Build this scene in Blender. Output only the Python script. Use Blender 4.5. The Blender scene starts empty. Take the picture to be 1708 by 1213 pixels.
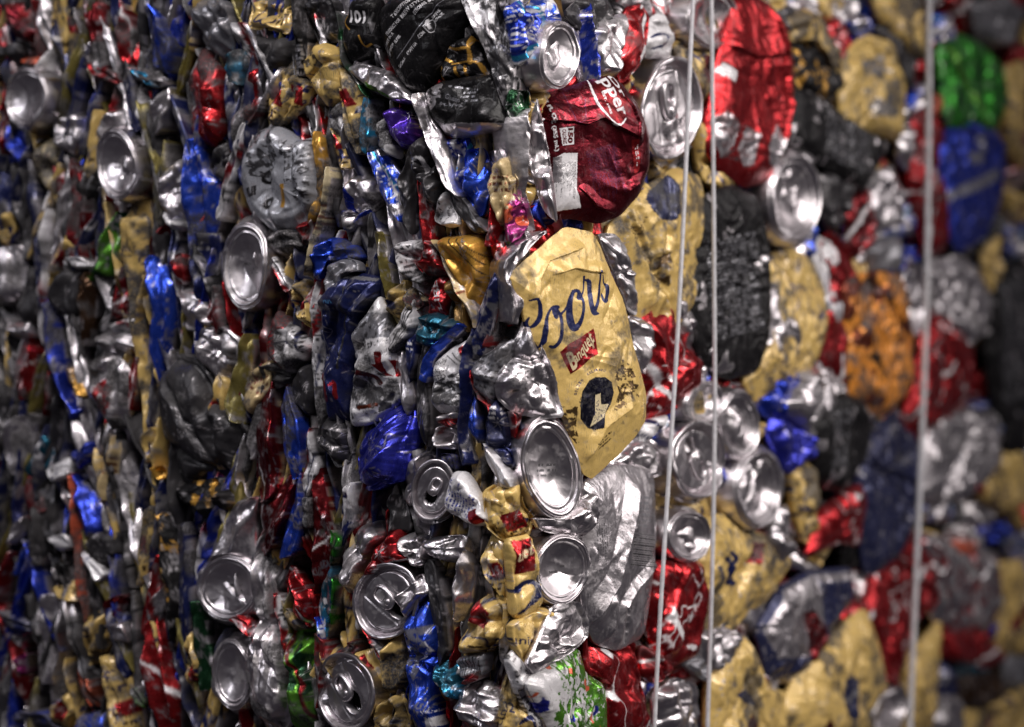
import bpy, math, random
import numpy as np
from mathutils import Vector

# ------------------------------------------------------------------ camera, world, lamps, exposure
scene = bpy.context.scene
COL = scene.collection
CAM_Z = 0.9
cam_d = bpy.data.cameras.new('camera')
cam = bpy.data.objects.new('camera', cam_d)
COL.objects.link(cam)
cam.location = (0, 0, CAM_Z)
cam.rotation_euler = (math.pi / 2, 0, 0)
cam_d.sensor_width = 36.0
cam_d.lens = 75.0
cam_d.clip_start, cam_d.clip_end = 0.02, 30
cam_d.dof.use_dof = True
cam_d.dof.focus_distance = 1.03
cam_d.dof.aperture_fstop = 4.3
cam_d.dof.aperture_blades = 9
scene.camera = cam

world = bpy.data.worlds.new('World')
scene.world = world
world.use_nodes = True
wb = world.node_tree.nodes['Background']
wb.inputs[0].default_value = (0.90, 0.80, 1.0, 1)
wb.inputs[1].default_value = 0.036

def area_lamp(name, loc, target, sx, sy, power, col, spread):
    ld = bpy.data.lights.new(name, 'AREA')
    ld.shape = 'RECTANGLE'
    ld.size, ld.size_y = sx, sy
    ld.energy = power
    ld.color = col
    ld.spread = math.radians(spread)
    o = bpy.data.objects.new(name, ld)
    COL.objects.link(o)
    o.location = loc
    o.rotation_euler = (Vector(target) - Vector(loc)).to_track_quat('-Z', 'Y').to_euler()
    return o

area_lamp('lamp_key_right', (1.15, 0.35, 1.75), (0.05, 1.03, 0.9), 0.6, 0.6, 2.1, (1.0, 0.94, 0.90), 54)
area_lamp('lamp_side_right', (1.55, 1.15, 1.45), (0.06, 1.05, 0.9), 0.6, 0.8, 0.72, (1.0, 0.93, 0.91), 48)
area_lamp('lamp_overhead', (0.0, 0.25, 2.1), (0.05, 1.05, 0.88), 0.9, 0.3, 2.4, (1.0, 0.95, 0.95), 58)
area_lamp('lamp_left', (-1.5, 0.1, 1.9), (-0.03, 1.05, 0.88), 0.3, 0.8, 0.66, (0.95, 0.94, 1.0), 48)

vs = scene.view_settings
vs.view_transform = 'Standard'
vs.look = 'None'
vs.exposure = -0.08
vs.gamma = 1.0
vs.use_curve_mapping = False
cy = scene.cycles
cy.use_denoising = True
cy.max_bounces = 6
cy.glossy_bounces = 5
cy.diffuse_bounces = 3
cy.caustics_reflective = True
cy.sample_clamp_indirect = 4.0

# ------------------------------------------------------------------ numbers of the place
RNG = np.random.default_rng(11)
FC = 18.0 / 75.0                     # tangent of half the horizontal field of view
CORNER = np.array([0.0038, 1.0])     # vertical edge of the bale nearest to the viewer
LDIR = np.array([-0.84, 0.5426])     # plan direction of the left side
RDIR = np.array([0.54, 0.8417])      # plan direction of the right side
TH_L, TH_R = math.radians(-32.9), math.radians(57.3)

def s2l(c):
    c = np.asarray(c, float) / 255.0
    return np.where(c <= 0.04045, c / 12.92, ((c + 0.055) / 1.055) ** 2.4)

def hsh(i, j, seed):
    i = i.astype(np.int64).astype(np.uint64)
    j = j.astype(np.int64).astype(np.uint64)
    n = i * np.uint64(374761393) + j * np.uint64(668265263) + np.uint64((seed * 974634451) % (1 << 40))
    n = n & np.uint64(0xffffffff)
    n = ((n ^ (n >> np.uint64(13))) * np.uint64(1274126177)) & np.uint64(0xffffffff)
    n = n ^ (n >> np.uint64(16))
    return (n & np.uint64(0xffff)).astype(float) / 32767.5 - 1.0

def vnoise(x, y, seed):
    i, j = np.floor(x), np.floor(y)
    fx, fy = x - i, y - j
    fx = fx * fx * (3 - 2 * fx)
    fy = fy * fy * (3 - 2 * fy)
    a, b = hsh(i, j, seed), hsh(i + 1, j, seed)
    c, d = hsh(i, j + 1, seed), hsh(i + 1, j + 1, seed)
    return (a * (1 - fx) + b * fx) * (1 - fy) + (c * (1 - fx) + d * fx) * fy

def fbm(x, y, seed, octv=4):
    s, a, t = 0.0, 1.0, 0.0
    for k in range(octv):
        s = s + a * vnoise(x + 17.3 * k, y - 9.1 * k, seed + k)
        t += a
        a *= 0.55
        x, y = x * 2.05, y * 2.05
    return s / t

def facet(x, y, scale, seed, stretch=1.0, warp=0.35):
    """crumpled foil: flat triangular facets between random heights; also how near a point is to a crease (mm)"""
    x, y = x / scale, y / (scale * stretch)
    wx, wy = vnoise(x * .8, y * .8, seed + 101), vnoise(x * .8 + 5.2, y * .8, seed + 202)
    x, y = x + warp * wx, y + warp * wy
    s = (x + y) * 0.3660254
    xs, ys = x + s, y + s
    i, j = np.floor(xs), np.floor(ys)
    fx, fy = xs - i, ys - j
    up = fx > fy
    b0 = np.where(up, 1 - fx, 1 - fy)
    b1 = np.abs(fx - fy)
    b2 = np.where(up, fy, fx)
    h = (b0 * hsh(i, j, seed) + b1 * np.where(up, hsh(i + 1, j, seed), hsh(i, j + 1, seed)) + b2 * hsh(i + 1, j + 1, seed))
    return h, np.minimum(np.minimum(b0, b1), b2) * scale

def wrinkle(x, y, sc, seed, ang=0.0, st=3.0):
    """sharp crest lines running along direction ang"""
    c, d = math.cos(ang), math.sin(ang)
    u, v = (x * c + y * d) / (sc * st), (-x * d + y * c) / sc
    n = vnoise(u, v, seed) + .45 * vnoise(u * 2.1, v * 2.1, seed + 7)
    return np.clip(1 - np.abs(n) * 1.6, -.4, 1)

def smooth(a, b, x):
    t = np.clip((x - a) / (b - a + 1e-9), 0, 1)
    return t * t * (3 - 2 * t)

# ------------------------------------------------------------------ from a pixel of the photograph to a point of the bale
def base_depth(px):
    tx = (px - 854.0) / 854.0 * FC
    # left plane / right plane: CORNER + t*DIR with X = tx*Y
    out = []
    for D in (LDIR, RDIR):
        t = (tx * CORNER[1] - CORNER[0]) / (D[0] - tx * D[1])
        out.append(CORNER[1] + t * D[1] if t > 0 else -1)
    y = max(out)
    return y + 0.006 * math.exp(-((px - 868) / 60.0) ** 2)

def yaw_at(px):
    t = min(max((px - 815.0) / (900.0 - 815.0), 0), 1)
    t = t * t * (3 - 2 * t)
    return TH_L + (TH_R - TH_L) * t

class Frame:
    """a flat frame on the bale: origin O (m), horizontal axis A, up axis Z, outward normal N"""
    def __init__(self, px, py, off_mm, yaw=None, pitch=0.0):
        th = yaw_at(px) if yaw is None else yaw
        n = np.array([math.sin(th), -math.cos(th), 0.0])
        self.A = np.array([math.cos(th), math.sin(th), 0.0])
        up = np.array([0, 0, 1.0])
        self.N = n * math.cos(pitch) + up * math.sin(pitch)
        self.Z = up * math.cos(pitch) - n * math.sin(pitch)
        d = self.ray(px, py)
        p = d * base_depth(px)
        nb = np.array([math.sin(yaw_at(px)), -math.cos(yaw_at(px)), 0.0])
        # slide along the ray until the plane sits off_mm outside the bale surface
        k = (off_mm * 1e-3) / float(np.dot(nb, d))
        self.O = p + d * k
    @staticmethod
    def ray(px, py):
        return np.array([(px - 854.0) / 854.0 * FC, 1.0, -(py - 606.5) / 854.0 * FC])
    def to_plane(self, pts):
        """pixels (n,2) -> plane coordinates in mm"""
        pts = np.asarray(pts, float)
        d = np.stack([(pts[:, 0] - 854) / 854 * FC, np.ones(len(pts)), -(pts[:, 1] - 606.5) / 854 * FC], 1)
        k = float(self.O @ self.N) / np.minimum(d @ self.N, -0.05)
        p = d * k[:, None] - self.O
        return np.stack([p @ self.A, p @ self.Z], 1) * 1000.0
    def to_px(self, x, y):
        p = self.O + (x[:, None] * self.A + y[:, None] * self.Z) * 1e-3
        return np.stack([p[:, 0] / p[:, 1] / FC * 854 + 854, -p[:, 2] / p[:, 1] / FC * 854 + 606.5], 1)
    def local(self, x, y, h):
        return (np.outer(x, self.A) + np.outer(y, self.Z) + np.outer(h, self.N)) * 1e-3
    def loc(self):
        return (float(self.O[0]), float(self.O[1]), float(self.O[2]) + CAM_Z)

# ------------------------------------------------------------------ material: printed aluminium with grime
def foil_material(name, bump, SCUFF):
    m = bpy.data.materials.new(name)
    m.use_nodes = True
    nt = m.node_tree
    N, L = nt.nodes, nt.links
    bs = N['Principled BSDF']
    ink = N.new('ShaderNodeAttribute'); ink.attribute_name = 'ink'
    sf = N.new('ShaderNodeAttribute'); sf.attribute_name = 'surf'      # R grime, G metallic of the ink, B roughness
    sep = N.new('ShaderNodeSeparateColor'); L.new(sf.outputs['Color'], sep.inputs[0])
    tc = N.new('ShaderNodeTexCoord')
    def noise(scale, detail, rough=0.6):
        n = N.new('ShaderNodeTexNoise'); n.inputs['Scale'].default_value = scale
        n.inputs['Detail'].default_value = detail; n.inputs['Roughness'].default_value = rough
        L.new(tc.outputs['Object'], n.inputs['Vector']); return n
    def math_(op, a, b=None, clamp=False):
        n = N.new('ShaderNodeMath'); n.operation = op; n.use_clamp = clamp
        for k, v in enumerate((a, b)):
            if v is None: continue
            if isinstance(v, (int, float)): n.inputs[k].default_value = v
            else: L.new(v, n.inputs[k])
        return n.outputs[0]
    def mixc(f, a, b):
        n = N.new('ShaderNodeMix'); n.data_type = 'RGBA'
        L.new(f, n.inputs[0])
        for k, v in ((6, a), (7, b)):
            if isinstance(v, tuple): n.inputs[k].default_value = v
            else: L.new(v, n.inputs[k])
        return n.outputs[2]
    # scratches through the ink: stretched noise
    mp = N.new('ShaderNodeMapping'); mp.inputs['Scale'].default_value = (500, 500, 4200)
    mp.inputs['Rotation'].default_value = (0.5, 0.9, 0.3)
    L.new(tc.outputs['Object'], mp.inputs['Vector'])
    sc = N.new('ShaderNodeTexNoise'); sc.inputs['Scale'].default_value = 1.0; sc.inputs['Detail'].default_value = 3
    L.new(mp.outputs[0], sc.inputs['Vector'])
    scr = N.new('ShaderNodeMapRange'); scr.inputs['From Min'].default_value = 0.64; scr.inputs['From Max'].default_value = 0.70
    L.new(sc.outputs['Fac'], scr.inputs['Value'])
    n1 = noise(160, 6)
    patch = N.new('ShaderNodeMapRange'); patch.inputs['From Min'].default_value = 0.52; patch.inputs['From Max'].default_value = 0.66
    L.new(n1.outputs['Fac'], patch.inputs['Value'])
    scratch = math_('MULTIPLY', scr.outputs[0], patch.outputs[0])
    cover = math_('MULTIPLY', ink.outputs['Alpha'], math_('SUBTRACT', 1.0, math_('MULTIPLY', scratch, 0.4)))
    base = mixc(cover, (0.66, 0.62, 0.64, 1), ink.outputs['Color'])
    # grime: a fine speckle breaks up the painted-on amount
    n2 = noise(900, 5, 0.7)
    mp2 = N.new('ShaderNodeMapping'); mp2.inputs['Scale'].default_value = (2400, 2400, 240)
    mp2.inputs['Rotation'].default_value = (0.25, 0.15, 0.0)
    L.new(tc.outputs['Object'], mp2.inputs['Vector'])
    s2 = N.new('ShaderNodeTexNoise'); s2.inputs['Scale'].default_value = 1.0; s2.inputs['Detail'].default_value = 4
    L.new(mp2.outputs[0], s2.inputs['Vector'])
    scf = N.new('ShaderNodeMapRange'); scf.inputs['From Min'].default_value = 0.53; scf.inputs['From Max'].default_value = 0.64
    L.new(s2.outputs['Fac'], scf.inputs['Value'])
    n4 = noise(95, 4)
    pt2 = N.new('ShaderNodeMapRange'); pt2.inputs['From Min'].default_value = 0.46; pt2.inputs['From Max'].default_value = 0.62
    L.new(n4.outputs['Fac'], pt2.inputs['Value'])
    scuff = math_('MULTIPLY', math_('MULTIPLY', scf.outputs[0], pt2.outputs[0]), SCUFF)
    g0 = math_('MAXIMUM', sep.outputs[0], scuff)
    gr = math_('ADD', g0, math_('MULTIPLY', math_('SUBTRACT', n2.outputs['Fac'], 0.5), math_('MULTIPLY', g0, 1.6)), True)
    base = mixc(gr, base, (0.032, 0.029, 0.03, 1))
    film = math_('MULTIPLY', n1.outputs['Fac'], 0.05)
    base = mixc(film, base, (0.16, 0.15, 0.15, 1))
    L.new(base, bs.inputs['Base Color'])
    met = math_('SUBTRACT', 1.0, math_('MULTIPLY', cover, math_('SUBTRACT', 1.0, sep.outputs[1])))
    met = math_('MULTIPLY', met, math_('SUBTRACT', 1.0, math_('MULTIPLY', gr, 0.75)))
    L.new(met, bs.inputs['Metallic'])
    ro = math_('ADD', sep.outputs[2], math_('MULTIPLY', math_('SUBTRACT', n1.outputs['Fac'], 0.5), 0.25))
    ro = math_('ADD', ro, math_('MULTIPLY', gr, 0.35), True)
    L.new(ro, bs.inputs['Roughness'])
    L.new(sf.outputs['Alpha'], bs.inputs['Specular IOR Level'])
    # fine crinkle
    v = N.new('ShaderNodeTexVoronoi'); v.inputs['Scale'].default_value = 190; v.feature = 'F1'
    L.new(tc.outputs['Object'], v.inputs['Vector'])
    n3 = noise(420, 4)
    hgt = math_('ADD', math_('MULTIPLY', v.outputs['Distance'], 0.8), n3.outputs['Fac'])
    bp = N.new('ShaderNodeBump'); bp.inputs['Strength'].default_value = bump; bp.inputs['Distance'].default_value = 0.0008
    L.new(hgt, bp.inputs['Height'])
    L.new(bp.outputs[0], bs.inputs['Normal'])
    return m

MAT_FOIL = foil_material('printed_aluminium', 0.26, 0.6)
MAT_END = foil_material('bare_can_end', 0.07, 0.12)

def plain_material(name, col, metal, rough):
    m = bpy.data.materials.new(name); m.use_nodes = True
    nt = m.node_tree; b = nt.nodes['Principled BSDF']
    n = nt.nodes.new('ShaderNodeTexNoise'); n.inputs['Scale'].default_value = 300; n.inputs['Detail'].default_value = 4
    t = nt.nodes.new('ShaderNodeTexCoord'); nt.links.new(t.outputs['Object'], n.inputs['Vector'])
    r = nt.nodes.new('ShaderNodeValToRGB')
    r.color_ramp.elements[0].position = 0.3; r.color_ramp.elements[1].position = 0.75
    r.color_ramp.elements[0].color = tuple(0.7 * v for v in col) + (1,)
    r.color_ramp.elements[1].color = tuple(col) + (1,)
    nt.links.new(n.outputs['Fac'], r.inputs[0]); nt.links.new(r.outputs[0], b.inputs['Base Color'])
    b.inputs['Metallic'].default_value = metal; b.inputs['Roughness'].default_value = rough
    return m
MAT_WIRE = plain_material('galvanised_wire', (0.62, 0.61, 0.63), 0.1, 0.5)

# ------------------------------------------------------------------ lettering: the built-in font turned into a coverage grid
_txt = {}
def text_grid(s, bold=0.0):
    key = (s, bold)
    if key in _txt: return _txt[key]
    cu = bpy.data.curves.new('lettering', 'FONT'); cu.body = s; cu.size = 1.0; cu.offset = bold; cu.resolution_u = 3
    ob = bpy.data.objects.new('lettering', cu); COL.objects.link(ob)
    dg = bpy.context.evaluated_depsgraph_get(); ev = ob.evaluated_get(dg); me = ev.to_mesh()
    me.calc_loop_triangles()
    V = np.array([v.co[:2] for v in me.vertices]); T = np.array([t.vertices[:] for t in me.loop_triangles])
    ev.to_mesh_clear(); bpy.data.objects.remove(ob); bpy.data.curves.remove(cu)
    lo, hi = V.min(0), V.max(0)
    R = 64.0
    W, H = int((hi[0] - lo[0]) * R) + 3, int((hi[1] - lo[1]) * R) + 3
    g = np.zeros((H, W))
    P = (V - lo) * R + 1
    for t in T:
        a, b, c = P[t]
        x0, x1 = int(min(a[0], b[0], c[0])), int(max(a[0], b[0], c[0])) + 2
        y0, y1 = int(min(a[1], b[1], c[1])), int(max(a[1], b[1], c[1])) + 2
        X, Y = np.meshgrid(np.arange(x0, min(x1, W)), np.arange(y0, min(y1, H)))
        def e(p, q): return (q[0] - p[0]) * (Y - p[1]) - (q[1] - p[1]) * (X - p[0])
        e0, e1, e2 = e(a, b), e(b, c), e(c, a)
        g[y0:y0 + X.shape[0], x0:x0 + X.shape[1]] = np.maximum(g[y0:y0 + X.shape[0], x0:x0 + X.shape[1]], ((e0 >= 0) & (e1 >= 0) & (e2 >= 0)) | ((e0 <= 0) & (e1 <= 0) & (e2 <= 0)))
    _txt[key] = g
    return g

def text_cover(P, s, p0, p1, up, bold=0.0):
    """coverage of lettering s whose box runs p0->p1 along its base with height vector up (all in the same 2-D units as P)"""
    g = text_grid(s, bold)
    p0, p1, up = np.array(p0, float), np.array(p1, float), np.array(up, float)
    M = np.linalg.inv(np.stack([p1 - p0, up], 1))
    q = (P - p0) @ M.T
    H, W = g.shape
    x, y = q[:, 0] * W, q[:, 1] * H
    ok = (x >= 0) & (y >= 0) & (x < W - 1) & (y < H - 1)
    xi, yi = np.clip(x, 0, W - 2), np.clip(y, 0, H - 2)
    i, j = xi.astype(int), yi.astype(int)
    fx, fy = xi - i, yi - j
    v = (g[j, i] * (1 - fx) + g[j, i + 1] * fx) * (1 - fy) + (g[j + 1, i] * (1 - fx) + g[j + 1, i + 1] * fx) * fy
    return v * ok

def poly_cover(P, poly):
    poly = np.asarray(poly, float)
    inside = np.zeros(len(P), bool)
    n = len(poly)
    for k in range(n):
        a, b = poly[k], poly[(k + 1) % n]
        if a[1] == b[1]: continue
        c = (a[1] > P[:, 1]) != (b[1] > P[:, 1])
        inside ^= c & (P[:, 0] < (b[0] - a[0]) * (P[:, 1] - a[1]) / (b[1] - a[1]) + a[0])
    return inside.astype(float)

def stroke_cover(P, pts, w0, w1=None):
    """a pen stroke through pts (Catmull-Rom), width varying from w0 to w1 px and back by the given list"""
    pts = np.asarray(pts, float)
    ws = np.full(len(pts), w0, float) if np.isscalar(w0) else np.asarray(w0, float)
    Q, Wd = [], []
    n = len(pts)
    for k in range(n - 1):
        a, b, c, d = pts[max(k - 1, 0)], pts[k], pts[k + 1], pts[min(k + 2, n - 1)]
        for t in np.linspace(0, 1, 7)[:-1]:
            Q.append(0.5 * ((2 * b) + (-a + c) * t + (2 * a - 5 * b + 4 * c - d) * t * t + (-a + 3 * b - 3 * c + d) * t ** 3))
            Wd.append(ws[k] * (1 - t) + ws[k + 1] * t)
    Q.append(pts[-1]); Wd.append(ws[-1])
    Q, Wd = np.array(Q), np.array(Wd)
    best = np.full(len(P), 1e9)
    for k in range(len(Q) - 1):
        a, ab = Q[k], Q[k + 1] - Q[k]
        t = np.clip(((P - a) @ ab) / (ab @ ab + 1e-9), 0, 1)
        dd = np.linalg.norm(P - a - t[:, None] * ab, axis=1) - (Wd[k] * (1 - t) + Wd[k + 1] * t) * 0.5
        best = np.minimum(best, dd)
    return smooth(0.4, -0.4, best)
# ------------------------------------------------------------------ mesh making
def mesh_object(name, co, quads, tris, ink, surf, mat, loc=(0, 0, 0), parent=None):
    me = bpy.data.meshes.new(name)
    nq, ntr = len(quads), len(tris)
    me.vertices.add(len(co)); me.vertices.foreach_set('co', np.ascontiguousarray(co, dtype=np.float32).ravel())
    loops = np.concatenate([np.asarray(quads, np.int32).ravel(), np.asarray(tris, np.int32).ravel()])
    me.loops.add(len(loops)); me.loops.foreach_set('vertex_index', loops)
    starts = np.concatenate([np.arange(nq) * 4, nq * 4 + np.arange(ntr) * 3]).astype(np.int32)
    me.polygons.add(nq + ntr); me.polygons.foreach_set('loop_start', starts)
    me.update(calc_edges=True)
    me.polygons.foreach_set('use_smooth', np.ones(nq + ntr, bool))
    for nm, arr in (('ink', ink), ('surf', surf)):
        a = me.attributes.new(nm, 'FLOAT_COLOR', 'POINT')
        if arr.shape[1] == 3: arr = np.concatenate([arr, np.ones((len(arr), 1))], 1)
        a.data.foreach_set('color', np.ascontiguousarray(arr, dtype=np.float32).ravel())
    me.materials.append(mat)
    me.update()
    o = bpy.data.objects.new(name, me); COL.objects.link(o)
    if parent is not None: o.parent = parent
    o.location = loc
    return o

def ring_faces(nr, n, flip=False):
    i = np.arange(nr - 1)[:, None] * n; j = np.arange(n)[None, :]; k = (j + 1) % n
    q = np.stack([i + j, i + n + j, i + n + k, i + k], -1).reshape(-1, 4)
    return q[:, ::-1] if flip else q

def grid_faces(nu, nv):
    i = np.arange(nu - 1)[:, None] * nv; j = np.arange(nv - 1)[None, :]
    return np.stack([i + j, i + j + 1, i + nv + j + 1, i + nv + j], -1).reshape(-1, 4)

def smooth_loop(P, res, its=2, jag=0.0, seed=0, grow=1.0, k=.14):
    P = np.asarray(P, float)
    if grow != 1.0:
        P = P.mean(0) + (P - P.mean(0)) * grow
    a = np.sum(P[:, 0] * np.roll(P[:, 1], -1) - np.roll(P[:, 0], -1) * P[:, 1])
    if a < 0: P = P[::-1]
    for _ in range(its):
        Q = np.roll(P, -1, 0)
        P = np.stack([P * (1 - k) + Q * k, P * k + Q * (1 - k)], 1).reshape(-1, 2)
    d = np.linalg.norm(np.roll(P, -1, 0) - P, axis=1)
    s = np.concatenate([[0], np.cumsum(d)]); L = s[-1]
    n = int(min(max(L / res, 28), 900))
    t = np.linspace(0, L, n, endpoint=False)
    C = np.concatenate([P, P[:1]])
    P = np.stack([np.interp(t, s, C[:, 0]), np.interp(t, s, C[:, 1])], 1)
    if jag > 0:
        c = P.mean(0); v = P - c; r = np.linalg.norm(v, axis=1, keepdims=True) + 1e-6
        k = fbm(P[:, 0] / 4.0, P[:, 1] / 4.0, seed + 5, 3) * jag
        P = P + v / r * k[:, None]
    return P

def poly_center(P):
    x, y = P[:, 0], P[:, 1]; X, Y = np.roll(x, -1), np.roll(y, -1)
    c = x * Y - X * y; A = c.sum() / 2
    if abs(A) < 1e-6: return P.mean(0), 1.0
    return np.array([((x + X) * c).sum() / (6 * A), ((y + Y) * c).sum() / (6 * A)]), abs(A)

# ------------------------------------------------------------------ print designs (ink colours of the things themselves, in sRGB)
K = dict(plum=(92, 40, 76), gold=(212, 177, 94), darkgold=(150, 112, 45), ochre=(205, 150, 40), tan=(196, 170, 118), olive=(128, 116, 52), red=(168, 8, 20), darkred=(120, 8, 18),
         maroon=(104, 4, 24), blue=(14, 48, 172), royal=(12, 66, 196), ultra=(30, 38, 170), ink=(24, 24, 44), navy=(20, 30, 84), slate=(38, 42, 78), white=(214, 211, 213),
         grey=(126, 125, 131), black=(15, 14, 16), char=(52, 50, 53), green=(44, 146, 30), lime=(92, 158, 34), dkgreen=(20, 66, 36), aqua=(18, 150, 200), teal=(20, 92, 116),
         purple=(84, 44, 170), orange=(236, 146, 14), rust=(120, 50, 24), brown=(70, 46, 26), cream=(212, 194, 150), magenta=(150, 30, 110), coral=(220, 92, 50), pink=(214, 120, 130), sky=(90, 170, 230))
INKMET = dict(gold=.12, darkgold=.4, ochre=.55, tan=.2, olive=.5, white=.12, cream=.1, grey=.45, black=.05, red=.88, darkred=.88, maroon=.9, char=.45, navy=.45, slate=.45, coral=.4)
def kc(n):
    c = s2l(K[n]); return c * .9 + c.mean() * .1

class Print:
    """ink colour, ink coverage, ink metalness at every vertex; s,t in mm with t along the can"""
    def __init__(s_, s, t, hs, ht, rng, seed):
        s_.s, s_.t, s_.hs, s_.ht, s_.rng, s_.seed = s, t, max(hs, 4), max(ht, 4), rng, seed
        s_.c = np.zeros((len(s), 3)) + kc('grey'); s_.a = np.zeros(len(s)); s_.m = np.full(len(s), .8); s_.r = np.full(len(s), .26)
    def put(s_, col, w=1.0, met=None, rough=None):
        w = np.broadcast_to(w, s_.a.shape)[:, None]
        if col == 'bare':
            s_.a = s_.a * (1 - w[:, 0]); return
        s_.c = s_.c * (1 - w) + kc(col) * w
        w = w[:, 0]
        s_.a = s_.a * (1 - w) + w
        s_.m = s_.m * (1 - w) + (INKMET.get(col, .78) if met is None else met) * w
        s_.r = s_.r * (1 - w) + (.29 if rough is None else rough) * w
    def n(s_, sc, k=0, sx=1.0): return fbm(s_.s / sc / sx, s_.t / sc, s_.seed + 31 * k, 3)
    def stripe(s_, col, ang, off, wid, wob=1.0):
        q = s_.s * math.cos(ang) + s_.t * math.sin(ang) + s_.n(14, 7) * wob * 3
        s_.put(col, smooth(wid / 2 + .4, wid / 2 - .4, np.abs(q - off)))
    def patch(s_, col, sc, th, k=1): s_.put(col, smooth(th, th + .06, s_.n(sc, k)))
    def squiggle(s_, col, sc, wid, t0, t1, k=2):
        q = np.abs(s_.n(sc, k)); band = smooth(t0 - .5, t0 + .5, s_.t) * smooth(t1 + .5, t1 - .5, s_.t)
        s_.put(col, smooth(wid + .02, wid - .02, q) * band)
    def lines(s_, col, x0, x1, y0, y1, pitch=2.4, k=3, ang=0.0):
        c, d = math.cos(ang), math.sin(ang)
        x, y = s_.s * c + s_.t * d, -s_.s * d + s_.t * c
        row = np.floor(y / pitch); fy = y / pitch - row
        tick = vnoise(x / .75, row * 7.7, s_.seed + k) > -.12
        word = vnoise(x / 3.1, row * 3.3, s_.seed + k + 9) > -.45
        box = (x > x0) & (x < x1) & (y > y0) & (y < y1)
        s_.put(col, (tick & word & box & (fy > .22) & (fy < .72)) * .9)
    def barcode(s_, x0, x1, y0, y1, fg='black', bg=None):
        box = ((s_.s > x0) & (s_.s < x1) & (s_.t > y0) & (s_.t < y1)).astype(float)
        if bg: s_.put(bg, box)
        s_.put(fg, box * (hsh(np.floor(s_.t / .62), np.floor(s_.t * 0), s_.seed + 4) > 0.0) * .9)

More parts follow.
